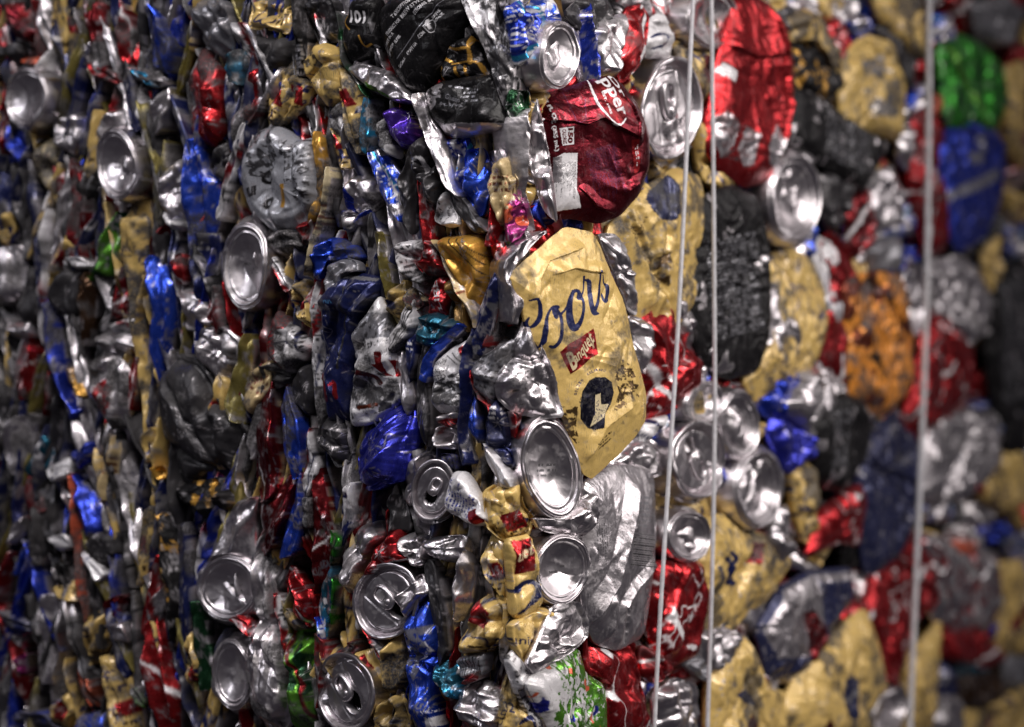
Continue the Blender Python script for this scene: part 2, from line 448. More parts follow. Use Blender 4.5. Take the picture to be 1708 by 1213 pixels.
PLAIN_BASES = {}
def design(p, name):
    R, hs, ht = p.rng, p.hs, p.ht
    u = lambda a, b: float(R.uniform(a, b))
    if name == 'silver':
        if R.random() < .5: p.lines('char', -hs * .6, hs * .5, -ht * .4, ht * .4, u(2, 3))
        return
    if name == 'bare': return
    if name in PLAIN_BASES:
        p.put(PLAIN_BASES[name]); return
    if name in ('gold', 'golddirty'):
        p.put('gold')
        p.squiggle('navy', u(9, 15), .055, u(-ht, -ht * .2), u(0, ht * .8))
        if R.random() < .45:
            y = u(-ht * .5, ht * .4); p.put('red', ((np.abs(p.s + p.t * .3) < hs * .45) & (np.abs(p.t - y) < 4.5)) * 1.0)
        p.lines('brown', -hs * .5, hs * .8, -ht * .8, -ht * .3, 2.2, ang=u(-.5, .5))
        return
    if name == 'coke':
        p.put('red')
        a = u(-.6, .6); x = u(-.4, .4) * hs
        q = p.s - x + 5 * np.sin(p.t / 11 + u(0, 6)) + p.t * a * .4
        p.put('white', smooth(2.4, 1.8, np.abs(q)) * (p.n(16, 4) > .1), rough=.3)
        p.squiggle('white', u(14, 20), .03, u(-ht * .5, -ht * .1), u(.1 * ht, ht * .5))
        return
    if name == 'dietcoke':
        p.put('bare'); p.squiggle('red', u(11, 16), .10, -ht, ht); p.lines('char', -hs * .7, hs * .7, -ht * .9, -ht * .4); return
    if name in ('redwhite', 'bud'):
        p.put('white'); p.stripe('red', u(-.5, .5), u(-.5, .0) * hs, hs * u(.5, .9)); p.stripe('navy', u(-.4, .4), u(.4, .9) * hs, hs * .16)
        p.lines('navy' if name == 'bud' else 'char', -hs, hs, -ht * .5, ht * .6, 2.2); return
    if name == 'silverred':
        p.stripe('red', u(-.7, .7), u(-.5, .5) * hs, hs * u(.5, .8)); p.lines('char', -hs, hs, -ht * .3, ht * .6); return
    if name in ('budlight', 'blue', 'royal', 'ultra', 'navy', 'slate', 'bluesilver', 'denim'):
        b = dict(budlight='blue', bluesilver='royal', denim='navy').get(name, name)
        p.put(b)
        if name in ('budlight', 'bluesilver'):
            p.stripe('white', u(-.8, .8), u(-.6, .6) * hs, hs * .22); p.stripe('aqua', u(-.8, .8), u(-.6, .6) * hs, hs * .2)
            p.lines('white', -hs * .8, hs * .8, -ht * .7, ht * .5, u(2, 3), ang=u(-.6, .6))
        if name == 'bluesilver': p.patch('bare', 16, .12)
        if name == 'denim': p.patch('grey', 5, .18); p.patch('white', 16, .32, 4)
        if name in ('navy', 'slate') and R.random() < .6: p.lines('white', -hs * .5, hs * .5, ht * .2, ht * .6)
        return
    if name == 'pepsi':
        p.put('blue'); p.stripe('white', u(-.8, .8), u(-.2, .2) * hs, hs * .35, 2); p.stripe('red', u(-.8, .8), hs * .5, hs * .3, 2); p.stripe('aqua', .6, -hs * .6, hs * .3, 2); return
    if name in ('black', 'char', 'blacktext', 'blackgold'):
        p.put('black' if name != 'char' else 'char', rough=.4)
        if name == 'blacktext': p.lines('grey', -hs * .8, hs * .8, -ht * .8, ht * .8, u(1.9, 2.6), ang=u(-.5, .5))
        if name == 'blackgold': p.patch('ochre', 5, .24)
        if name == 'black': p.lines('grey', -hs * .6, hs * .5, u(-ht, 0), u(0, ht), 2.2); p.patch('bare', 9, .42, 5)
        return
    if name in ('white', 'whitetext', 'greytext'):
        p.put('white' if name != 'greytext' else 'grey')
        if name != 'white': p.lines('char', -hs * .9, hs * .9, -ht * .9, ht * .9, u(2, 2.7), ang=u(-.25, .25))
        else: p.squiggle('navy', 13, .05, u(-ht, 0), u(0, ht))
        return
    if name == 'greywhite':
        p.put('white', met=.3); p.c *= .8; p.patch('char', 4.5, .2); return
    if name == 'drpepper':
        p.put('maroon'); return
    if name == 'maroon':
        p.put('darkred'); p.patch('maroon', 12, .1); p.stripe('white', u(-.6, .6), -hs * .8, hs * .12); return
    if name in ('green', 'lime'):
        p.put(name); p.patch('dkgreen', 12, .28); p.stripe('lime', u(-.8, .8), u(-.5, .5) * hs, hs * .2)
        if R.random() < .5: p.stripe('darkred', .3, u(-.2, .4) * hs, hs * .2)
        return
    if name == 'whitegreen':
        p.put('white'); p.c *= .8; q = p.n(8, 3) * .8 + p.n(1.8, 5) * .7 - p.t / ht * .55 + p.s / hs * .12 + .3
        p.put('lime', smooth(.22, .3, q)); p.patch('ultra', 10, .45, 8); p.patch('coral', 9, .46, 6); return
    if name == 'orange':
        p.put('orange', met=.35); p.patch('rust', 17, .2); p.patch('brown', 9, .3, 4); return
    if name == 'fruit':
        p.put('coral', met=.3); p.patch('magenta', 7, .05); p.patch('cream', 5, .33, 4); p.patch('lime', 6, .36, 9); return
    if name == 'aqua':
        p.put('teal'); p.patch('aqua', 8, -.02); p.patch('white', 6, .32, 4); return
    if name == 'purple':
        p.put('purple', met=.85); p.lines('white', -hs * .3, hs * .8, ht * .2, ht * .8, 3.4); return
    if name in ('tan', 'cream'):
        p.put(name); p.lines('rust', -hs * .7, hs * .7, -ht * .2, ht * .4, 3); return
    if name in ('red', 'darkred'):
        p.put(name)
        if R.random() < .6: p.stripe('white', u(-.9, .9), u(-.8, .8) * hs, hs * .18)
        return
    p.put('gold' if name == 'coors2' else name)

# ------------------------------------------------------------------ grime and worn edges
def finish(pr, x, y, crease, rim, g, seed, wear=1.0):
    nz = fbm(x / 15.0, y / 15.0, seed + 71, 4); nf = fbm(x / 4.0, y / 4.0, seed + 83, 3)
    th = .55 - 1.05 * g
    grime = smooth(th - .10, th + .34, nz + .45 * nf) * (.45 + .5 * min(g * 1.6, 1))
    grime = np.maximum(grime, smooth(.50, .62, nf) * .6 * min(1, g * 2 + .25))        # small spots
    w = np.zeros(len(x))
    if crease is not None: w = .8 * smooth(.38, .08, crease) * smooth(.22, .45, nf + .1 * wear)
    if rim is not None: w = np.maximum(w, rim * smooth(-.3, .0, nf))
    a = pr.a * (1 - .85 * np.clip(w * wear, 0, 1))
    ink = np.concatenate([pr.c, a[:, None]], 1)
    rr = pr.r * a + .33 * (1 - a)
    return ink, np.stack([np.clip(grime, 0, 1), pr.m, rr, np.where(pr.c.max(1) < .012, .13, .45)], 1)

DECALS = {}
def decals(pr, fr, x, y, key):
    if key not in DECALS: return
    px = fr.to_px(x, y)
    for crop, ops in DECALS[key]:
        ox, oy, k = CROPS[crop]
        P = (px - np.array([ox, oy])) * k
        for op in ops:
            if op[0] == 'text': w = text_cover(P, op[2], op[3], op[4], op[5], op[6] if len(op) > 6 else .015)
            elif op[0] == 'poly': w = poly_cover(P, op[2])
            elif op[0] == 'stroke': w = stroke_cover(P, op[2], op[3])
            elif op[0] == 'mottle':
                w = poly_cover(P, op[2]) * smooth(op[4] - .06, op[4] + .1, fbm(P[:, 0] / op[3], P[:, 1] / op[3], 5, 4)) * .9
            elif op[0] == 'rows':      # tiny illegible print: rows along p0->p1, stacked along up
                p0, p1, up, nrow = np.array(op[2], float), np.array(op[3], float), np.array(op[4], float), op[5]
                M = np.linalg.inv(np.stack([p1 - p0, up], 1)); q = (P - p0) @ M.T
                L = np.linalg.norm(p1 - p0); row = np.floor(q[:, 1] * nrow); fy = q[:, 1] * nrow - row
                w = ((q[:, 0] > 0) & (q[:, 0] < .75 + .25 * hsh(row, row * 0, 3)) & (q[:, 1] > 0) & (q[:, 1] < 1) & (fy > .25) & (fy < .75) & (vnoise(q[:, 0] * L / (op[6] if len(op) > 6 else 4), row * 7.7, 8) > -.15)) * .9
            pr.put(op[1], w)

# ------------------------------------------------------------------ a flattened can seen on its flat side
CREASES = {}
def axis_of(P):
    c = P - P.mean(0); w, v = np.linalg.eigh(c.T @ c)
    a = v[:, 1]
    if a[1] < 0: a = -a
    return a

def face_can(fr, poly, dsg, T, res, seed, g, key=None, crumple=1.0, cave=None, parent=None, name='crushed_can', wear=1.0, loc=True, rim=None, folds=None, grow=1.06, tilt=0.0, soft=True, ridge=0.0, pleat=0.0):
    rng = np.random.default_rng(seed)
    B = smooth_loop(poly, res, 2 if soft else 1, (.5 if soft else .55) * crumple, seed, grow, .14 if soft else .12)
    c, area = poly_center(B)
    n = len(B); R = math.sqrt(area / math.pi)
    nr = int(min(max(R / res, 7), 220))
    r = np.concatenate([np.linspace(0.03, .9, nr), .9 + .1 * np.sin(np.linspace(0, 1, max(5, nr // 4))[1:] * math.pi / 2)])
    X = c[0] + r[:, None] * (B[:, 0] - c[0])[None]; Y = c[1] + r[:, None] * (B[:, 1] - c[1])[None]
    rr = np.repeat(r[:, None], n, 1)
    x, y, q = X.ravel(), Y.ravel(), rr.ravel()
    ax = axis_of(B); per = np.array([ax[1], -ax[0]])
    s, t = (x - c[0]) * per[0] + (y - c[1]) * per[1], (x - c[0]) * ax[0] + (y - c[1]) * ax[1]
    hs, ht = np.abs(s).max(), np.abs(t).max()
    cv = rng.uniform(.0, .45) if cave is None else cave
    e_, p_ = rng.uniform(.7, 1.15), rng.uniform(3.2, 6.0)
    flange = rng.random() < .4 and key is None
    qq = np.minimum(q / .9, 1.0) if flange else q
    h = T * np.clip(1 - qq ** p_, 0, 1) ** e_ - cv * T * np.clip(1 - (q / .75) ** 2, 0, 1)
    if flange: h = h + smooth(.86, .93, q) * T * (.12 + .16 * vnoise(x / 7, y / 7, seed + 44))
    fade = smooth(1.0, .82, q)
    h = h + tilt * s
    if ridge: h = h + ridge * smooth(.95, .6, q) * (np.abs(((t + 4.5 * vnoise(s / 11, t / 9, seed + 3)) / 7.5) % 1.0 - .5) * 4 - 1) * smooth(-.4, .2, vnoise(s / 20, t / 15, seed + 4))
    for k in range(int(rng.integers(2, 5)) if folds is None else folds):
        ph = rng.uniform(0, math.pi); off = rng.uniform(-.6, .6) * R; w = rng.uniform(2.0, 6.0)
        d = (x - c[0]) * math.cos(ph) + (y - c[1]) * math.sin(ph) - off + 2.0 * vnoise(x / 9, y / 9, seed + k)
        h = h - rng.uniform(.10, .28) * max(T, 8) * crumple * np.clip(1 - np.abs(d) / w, 0, 1) * fade
        h = h + rng.uniform(-.14, .14) * max(T, 8) * crumple * np.tanh(d / 3) * fade
    for pts, dep, w in CREASES.get(key, ()):
        pp = fr.to_plane(np.array(pts, float))
        best = np.full(len(x), 1e9); side = np.zeros(len(x))
        for a_, b_ in zip(pp[:-1], pp[1:]):
            ab = b_ - a_; tt = np.clip(((x - a_[0]) * ab[0] + (y - a_[1]) * ab[1]) / (ab @ ab), 0, 1)
            ex, ey = x - a_[0] - tt * ab[0], y - a_[1] - tt * ab[1]; dd = np.hypot(ex, ey)
            side = np.where(dd < best, np.sign(ab[0] * ey - ab[1] * ex), side); best = np.minimum(best, dd)
        h = h + dep * np.clip(1 - best / w, 0, 1) * np.where(side > 0, 1.0, .35) * fade
    wa = rng.uniform(0, math.pi)
    if pleat:
        wa = math.atan2(ax[1], ax[0]) + rng.uniform(-.3, .3)
        h = h + pleat * fade * (wrinkle(x, y, 7, seed + 61, wa, 6.0) - .3) + .5 * pleat * fade * facet(s, t, 9, seed + 62, 5.0)[0]
    h = h + crumple * fade * (1.1 * wrinkle(x, y, 8, seed + 21, wa) * smooth(-.1, .4, vnoise(x / 13, y / 13, seed + 22)) - .9 * wrinkle(x, y, 6.5, seed + 23, wa + 1.2) * smooth(0, .4, vnoise(x / 11, y / 11, seed + 24)))
    f1, c1 = facet(x, y, max(R * .75, 8), seed + 1); f2, c2 = facet(x, y, 8.5, seed + 2, 1.3); f3, c3 = facet(x, y, 3.6, seed + 3)
    am = smooth(-.2, .5, vnoise(x / 16, y / 16, seed + 9))
    h = h + crumple * (f1 * max(T, 8) * .27 + f2 * (.3 + .75 * am) + f3 * .26 * am) * (.35 + .65 * fade)
    pr = Print(s, t, hs, ht, rng, seed); design(pr, dsg)
    decals(pr, fr, x, y, key)
    rimw = None if rim is None else smooth(1 - rim - .03, 1 - rim, q)
    ink, surf = finish(pr, x, y, np.minimum(c1, c2), rimw, g, seed, wear)
    h = h - .6 * T
    co = fr.local(x, y, h)
    # the can's back, closing the flattened body
    nb = 4; bx, by, bh = [], [], []
    for k, (rk, hk) in enumerate(((.99, -.95), (.96, -1.2), (.88, -1.45), (.6, -1.6))):
        bx.append(c[0] + rk * (B[:, 0] - c[0])); by.append(c[1] + rk * (B[:, 1] - c[1])); bh.append(np.full(n, hk * T))
    back = fr.local(np.concatenate(bx), np.concatenate(by), np.concatenate(bh))
    m = len(r)
    i0 = len(co) + len(back)
    top, bot = h.reshape(m, n)[0].mean(), -1.6 * T
    ends = fr.local(np.array([c[0], c[0]]), np.array([c[1], c[1]]), np.array([top, bot]))
    co = np.concatenate([co, back, ends])
    ext = np.concatenate([np.tile(ink.reshape(m, n, 4)[-1], (nb, 1)), ink[:1], ink[:1]]); ink = np.concatenate([ink, ext])
    ext = np.concatenate([np.tile(surf.reshape(m, n, 4)[-1], (nb, 1)), surf[:1], surf[:1]]); surf = np.concatenate([surf, ext])
    quads = ring_faces(m + nb, n)
    j = np.arange(n); k = (j + 1) % n
    tris = np.concatenate([np.stack([np.full(n, i0), j, k], 1), np.stack([np.full(n, i0 + 1), (m + nb - 1) * n + k, (m + nb - 1) * n + j], 1)])
    if not loc: return co + fr.O, quads, tris, ink, surf
    return mesh_object(name, co, quads, tris, ink, surf, MAT_FOIL, fr.loc() if parent is None else (0, 0, 0), parent)

# ------------------------------------------------------------------ a folded can seen on edge: pleats running along it
def fold_can(fr, poly, dsg, T, res, seed, g, key=None, crumple=1.0, name='crushed_can', kind=None, loc=True, parent=None, long=1.18):
    rng = np.random.default_rng(seed)
    B = smooth_loop(poly, res, 1, .3 * crumple, seed, 1.04, .1)
    c, area = poly_center(B)
    ax = axis_of(B); per = np.array([ax[1], -ax[0]])
    U, V = (B - c) @ ax * long, (B - c) @ per
    B = c + np.outer(U, ax) + np.outer(V, per)
    u0, u1 = U.min(), U.max()
    nu = int(min(max((u1 - u0) / res, 16), 420))
    uu = u0 + (u1 - u0) * (.5 - .5 * np.cos(np.linspace(0, math.pi, nu)) * .97)
    lo, hi = np.full(nu, 1e9), np.full(nu, -1e9)
    Un, Vn = np.roll(U, -1), np.roll(V, -1)
    for k in range(len(U)):
        a, b = U[k], Un[k]
        m_ = (uu >= min(a, b)) & (uu <= max(a, b))
        if not m_.any(): continue
        f = (uu[m_] - a) / (b - a) if abs(b - a) > 1e-9 else 0.5
        v = V[k] + f * (Vn[k] - V[k])
        lo[m_] = np.minimum(lo[m_], v); hi[m_] = np.maximum(hi[m_], v)
    bad = lo > hi
    if bad.any():
        ok = np.where(~bad)[0]; lo = np.interp(np.arange(nu), ok, lo[ok]); hi = np.interp(np.arange(nu), ok, hi[ok])
    wid = float(np.mean(hi - lo)); L = u1 - u0
    nv = int(min(max(np.max(hi - lo) / res * 1.5, 12), 200))
    v = np.linspace(-1, 1, nv)
    Ug = np.repeat(uu[:, None], nv, 1)
    Vg = (lo + hi)[:, None] / 2 + (hi - lo)[:, None] / 2 * v[None]
    W = (hi - lo)[:, None] / max(np.max(hi - lo), 1e-6)
    un = (uu - u0) / L
    kind = kind or rng.choice(['tent', 'tent', 'tent', 'lip', 'rlip', 'lip', 'rlip', 'double'])
    wander = np.interp(un, np.linspace(0, 1, 6), rng.uniform(-.55, .55, 6))[:, None]
    vv = v[None]
    tent = lambda c0: np.clip(np.where(vv < c0, (vv + 1) / (c0 + 1), (1 - vv) / (1 - c0)), 0, 1)
    if kind == 'tent': pf = tent(wander)
    elif kind == 'lip': pf = np.clip((vv + 1) / 2, 0, 1) ** .8 * smooth(1.0, .86, vv) + .15 * tent(-.5)
    elif kind == 'rlip': pf = np.clip((1 - vv) / 2, 0, 1) ** .8 * smooth(-1.0, -.86, vv) + .15 * tent(.5)
    elif kind == 'double': pf = np.maximum(tent(wander * .4 - .62) ** 1.2, .85 * tent(wander * .4 + .6) ** 1.2)
    else: pf = np.clip(1 - np.abs(vv) ** 2.4, 0, 1) ** .6
    # each fold swells and pinches along its length
    swell = .8 + .2 * np.interp(un, np.linspace(0, 1, 7), rng.uniform(-1, 1, 7))[:, None]
    H = T * pf * swell * (.3 + .7 * np.sqrt(np.clip(W, 0, 1)))
    x = c[0] + Ug * ax[0] + Vg * per[0]; y = c[1] + Ug * ax[1] + Vg * per[1]
    s, t = Vg.ravel(), Ug.ravel()
    sc = max(wid * .55, 3.5)
    f1, c1 = facet(s, t, sc, seed + 1, 5.0, .4); f2, c2 = facet(s, t, max(sc * .45, 2.4), seed + 2, 3.2, .4); f3, c3 = facet(s, t, 2.2, seed + 3, 1.2)
    am = smooth(-.3, .5, vnoise(s / 10, t / 14, seed + 9))
    edge = smooth(1.0, .8, np.repeat(np.abs(vv), nu, 0).ravel())
    h = H.ravel() + crumple * (f1 * T * .24 + f2 * (.25 + .5 * am) + f3 * .26 * am) * (.4 + .6 * edge)
    h = h + crumple * edge * (.9 * wrinkle(s, t, 4.5, seed + 21, math.pi / 2 + rng.uniform(-.3, .3), 6.0) * smooth(-.2, .4, vnoise(s / 9, t / 12, seed + 22)) - .8 * wrinkle(s, t, 4, seed + 23, math.pi / 2 + rng.uniform(-.7, .7), 4.0) * smooth(0, .4, vnoise(s / 9, t / 9, seed + 24)))
    x, y = x.ravel(), y.ravel()
    lat = crumple * vnoise(s / 8, t / 26, seed + 12) * wid * .10
    x, y = x + lat * per[0], y + lat * per[1]
    pr = Print(s, t, np.max(hi - lo) / 2, L / 2, rng, seed); design(pr, dsg)
    decals(pr, fr, x, y, key)
    ink, surf = finish(pr, x, y, np.minimum(c1, c2), smooth(.93, .97, np.repeat(np.abs(vv), nu, 0).ravel()), g, seed)
    h = h - .5 * T
    # flanks running back into the bale
    G = lambda a: a.reshape(nu, nv)
    X, Y, Hh = G(x), G(y), G(h)
    mid = (lo + hi) / 2
    def flank(side, k, dep):
        j = 0 if side < 0 else nv - 1
        vk = mid + (G(s)[:, j] - mid) * k
        return c[0] + uu * ax[0] + vk * per[0], c[1] + uu * ax[1] + vk * per[1], np.full(nu, -dep) 
    cols = [flank(-1, .75, T * .8 + 9), flank(-1, .95, T * .5 + 3)]
    colr = [flank(1, .95, T * .5 + 3), flank(1, .75, T * .8 + 9)]
    X = np.concatenate([np.stack([q[0] for q in cols], 1), X, np.stack([q[0] for q in colr], 1)], 1)
    Y = np.concatenate([np.stack([q[1] for q in cols], 1), Y, np.stack([q[1] for q in colr], 1)], 1)
    Hh = np.concatenate([np.stack([q[2] for q in cols], 1), Hh, np.stack([q[2] for q in colr], 1)], 1)
    I, S = ink.reshape(nu, nv, 4), surf.reshape(nu, nv, 4)
    I = np.concatenate([I[:, :1], I[:, :1], I, I[:, -1:], I[:, -1:]], 1); S = np.concatenate([S[:, :1], S[:, :1], S, S[:, -1:], S[:, -1:]], 1)
    # tuck both ends down
    Hh[0] = Hh[0] - T * .8 - 4; Hh[-1] = Hh[-1] - T * .8 - 4
    co = fr.local(X.ravel(), Y.ravel(), Hh.ravel())
    quads = grid_faces(nu, nv + 4)
    # orient outwards
    a, b, d = co[quads[len(quads) // 2][0]], co[quads[len(quads) // 2][1]], co[quads[len(quads) // 2][3]]
    if np.dot(np.cross(b - a, d - a), fr.N) < 0: quads = quads[:, ::-1]
    tris = np.zeros((0, 3), int)
    if not loc: return co + fr.O, quads, tris, I.reshape(-1, 4), S.reshape(-1, 4)
    return mesh_object(name, co, quads, tris, I.reshape(-1, 4), S.reshape(-1, 4), MAT_FOIL, fr.loc() if parent is None else (0, 0, 0), parent)

# ------------------------------------------------------------------ can ends: domed base, lid with tab
def ellipse_poly(cx, cy, rx, ry, rot, n=40, k=1.0):
    a = np.linspace(0, 2 * math.pi, n, endpoint=False); r = math.radians(rot)
    ex, ey = rx * k * np.cos(a), ry * k * np.sin(a)
    return np.stack([cx + ex * math.cos(r) - ey * math.sin(r), cy + ex * math.sin(r) + ey * math.cos(r)], 1)

def can_end(fr, poly, kind, res, seed, g, parent, dent=1.0, depth=1.0):
    rng = np.random.default_rng(seed)
    B = smooth_loop(poly, res, 1); c, area = poly_center(B); n = len(B); R = math.sqrt(area / math.pi)
    if kind == 'D':
        r = np.concatenate([np.linspace(.02, .68, max(10, int(R / res * .7))), np.linspace(.69, .84, 16), np.linspace(.85, .94, 12), np.linspace(.945, 1.0, 10), [1.03, 1.02]])
        h = -.20 * depth * R * np.clip(1 - (r / .72) ** 2, 0, 1) - .085 * R
        h = h + .03 * R * smooth(.70, .73, r) + .055 * R * smooth(.79, .83, r)          # ledge, then the wall up to the standing ring
        h = h + .03 * R * np.clip(1 - ((r - .87) / .045) ** 2, 0, 1)                     # rounded ring
        h = h - .05 * R * smooth(.90, .93, r) + .02 * R * np.clip(1 - ((r - .96) / .02) ** 2, 0, 1) - .12 * R * np.clip((r - .965) / .035, 0, 1) ** 1.3
        h[-2:] = [-.4 * R, -.9 * R]
    else:
        r = np.concatenate([np.linspace(.02, .74, max(10, int(R / res * .75))), np.linspace(.75, .90, 18), np.linspace(.91, 1.0, 12), [1.0, .95, 1.02]])
        h = np.full(len(r), -.10 * R)
        h = np.where((r > .74) & (r < .87), -.10 * R - .12 * R * np.sin(np.clip((r - .74) / .13, 0, 1) * math.pi), h)
        h = np.where(r >= .87, -.10 * R + .13 * R * smooth(.87, .93, r), h)
        h = np.where(r >= .93, .03 * R * np.sqrt(np.clip(1 - ((r - .96) / .042) ** 2, 0, 1)), h)
        h[-3:] = [-.06 * R, -.14 * R, -.8 * R]
    m = len(r)
    X = c[0] + r[:, None] * (B[:, 0] - c[0])[None]; Y = c[1] + r[:, None] * (B[:, 1] - c[1])[None]
    H = np.repeat(h[:, None], n, 1)
    x, y, hh = X.ravel(), Y.ravel(), H.ravel()
    rr = np.repeat(r[:, None], n, 1).ravel()
    f1, c1 = facet(x, y, R * .9, seed + 1, 1.0, .5)
    f2, c2 = facet(x, y, R * .35, seed + 2, 1.0, .6)
    hh = hh + dent * (f1 * R * .07 + f2 * R * .018 + R * .03 * vnoise(x / R * 1.3, y / R * 1.3, seed))
    ph = rng.uniform(0, 6.28)
    up = np.array([math.cos(ph), math.sin(ph)])
    pr = Print(x, y, R, R, rng, seed)
    pr.r[:] = .33
    lx, ly = (x - c[0]) / R, (y - c[1]) / R
    if kind == 'D' and rng.random() < .6:
        pr.lines('char', c[0] - R * .3, c[0] + R * .3, c[1] - R * .2, c[1] + R * .1, 2.6)
    q1, q2 = lx * up[0] + ly * up[1], -lx * up[1] + ly * up[0]
    if kind == 'L':
        e = np.hypot((q1 - .30) / .30, q2 / .26)
        hh = np.where(e < 1, hh - R * .30 * smooth(1.0, .9, e), hh)           # the open mouth
        pr.put('black', smooth(1.0, .93, e), met=0, rough=.9)
        e2 = np.maximum(np.abs(q2) / .36, np.abs(q1 + .03) / .62)
        hh = hh - R * .018 * smooth(1.02, .95, e2) * (e >= 1)                  # the sunken panel
    ink, surf = finish(pr, x, y, None, None, g * .7, seed)
    co = fr.local(x, y, hh)
    cen = fr.local(c[:1], c[1:], np.array([hh.reshape(m, n)[0].mean()]))
    co = np.concatenate([co, cen]); ink = np.concatenate([ink, ink[:1]]); surf = np.concatenate([surf, surf[:1]])
    j = np.arange(n); k = (j + 1) % n
    tris = np.stack([np.full(n, m * n), j, k], 1)
    o = mesh_object('can_base' if kind == 'D' else 'lid', co, ring_faces(m, n), tris, ink, surf, MAT_END, (0, 0, 0), parent)
    if kind == 'L':                                                            # pull tab with its finger hole
        nt = 40; a = np.linspace(0, 2 * math.pi, nt, endpoint=False)
        ca, sa = np.cos(a), np.sin(a)
        sup = lambda v: np.sign(v) * np.abs(v) ** .75
        loops = []
        for (ox, kx, ky, hz) in ((-.14, .36, .235, -.07), (-.14, .365, .24, .0), (-.14, .34, .215, .03), (-.26, .17, .15, .03), (-.26, .15, .13, .0), (-.26, .155, .135, -.05)):
            t1, t2 = ox + kx * sup(ca), ky * sup(sa)
            xx, yy = c[0] + R * (t1 * up[0] - t2 * up[1]), c[1] + R * (t1 * up[1] + t2 * up[0])
            loops.append(fr.local(xx, yy, np.full(nt, R * (hz - .03))))
        rv = []
        for (kx, hz) in ((.09, .02), (.085, .055), (.05, .07), (.01, .072)):
            t1, t2 = .05 + kx * ca, kx * sa
            rv.append(fr.local(c[0] + R * (t1 * up[0] - t2 * up[1]), c[1] + R * (t1 * up[1] + t2 * up[0]), np.full(nt, R * (hz - .03))))
        co2 = np.concatenate(loops + rv)
        qd = np.concatenate([ring_faces(6, nt, True), ring_faces(4, nt, True) + 6 * nt])
        ik = np.tile([.6, .6, .6, 0.], (len(co2), 1)); sf = np.tile([.05, .8, .33, .5], (len(co2), 1))
        mesh_object('pull_tab', co2, qd, np.zeros((0, 3), int), ik, sf, MAT_END, (0, 0, 0), o)
    return o
# ------------------------------------------------------------------ where each can sits: read off the photograph in twelve overlapping views
Z_ = 2.8889
CROPS = {r + str(c + 1): (c * 400, y0, Z_) for r, y0 in (('A', 0), ('B', 400), ('C', 793)) for c in range(4)}
CROPS.update(K1=(860, 360, 5.056), K2=(860, 560, 5.056), K3=(860, 110, 4.492), K4=(580, 0, 5.054))
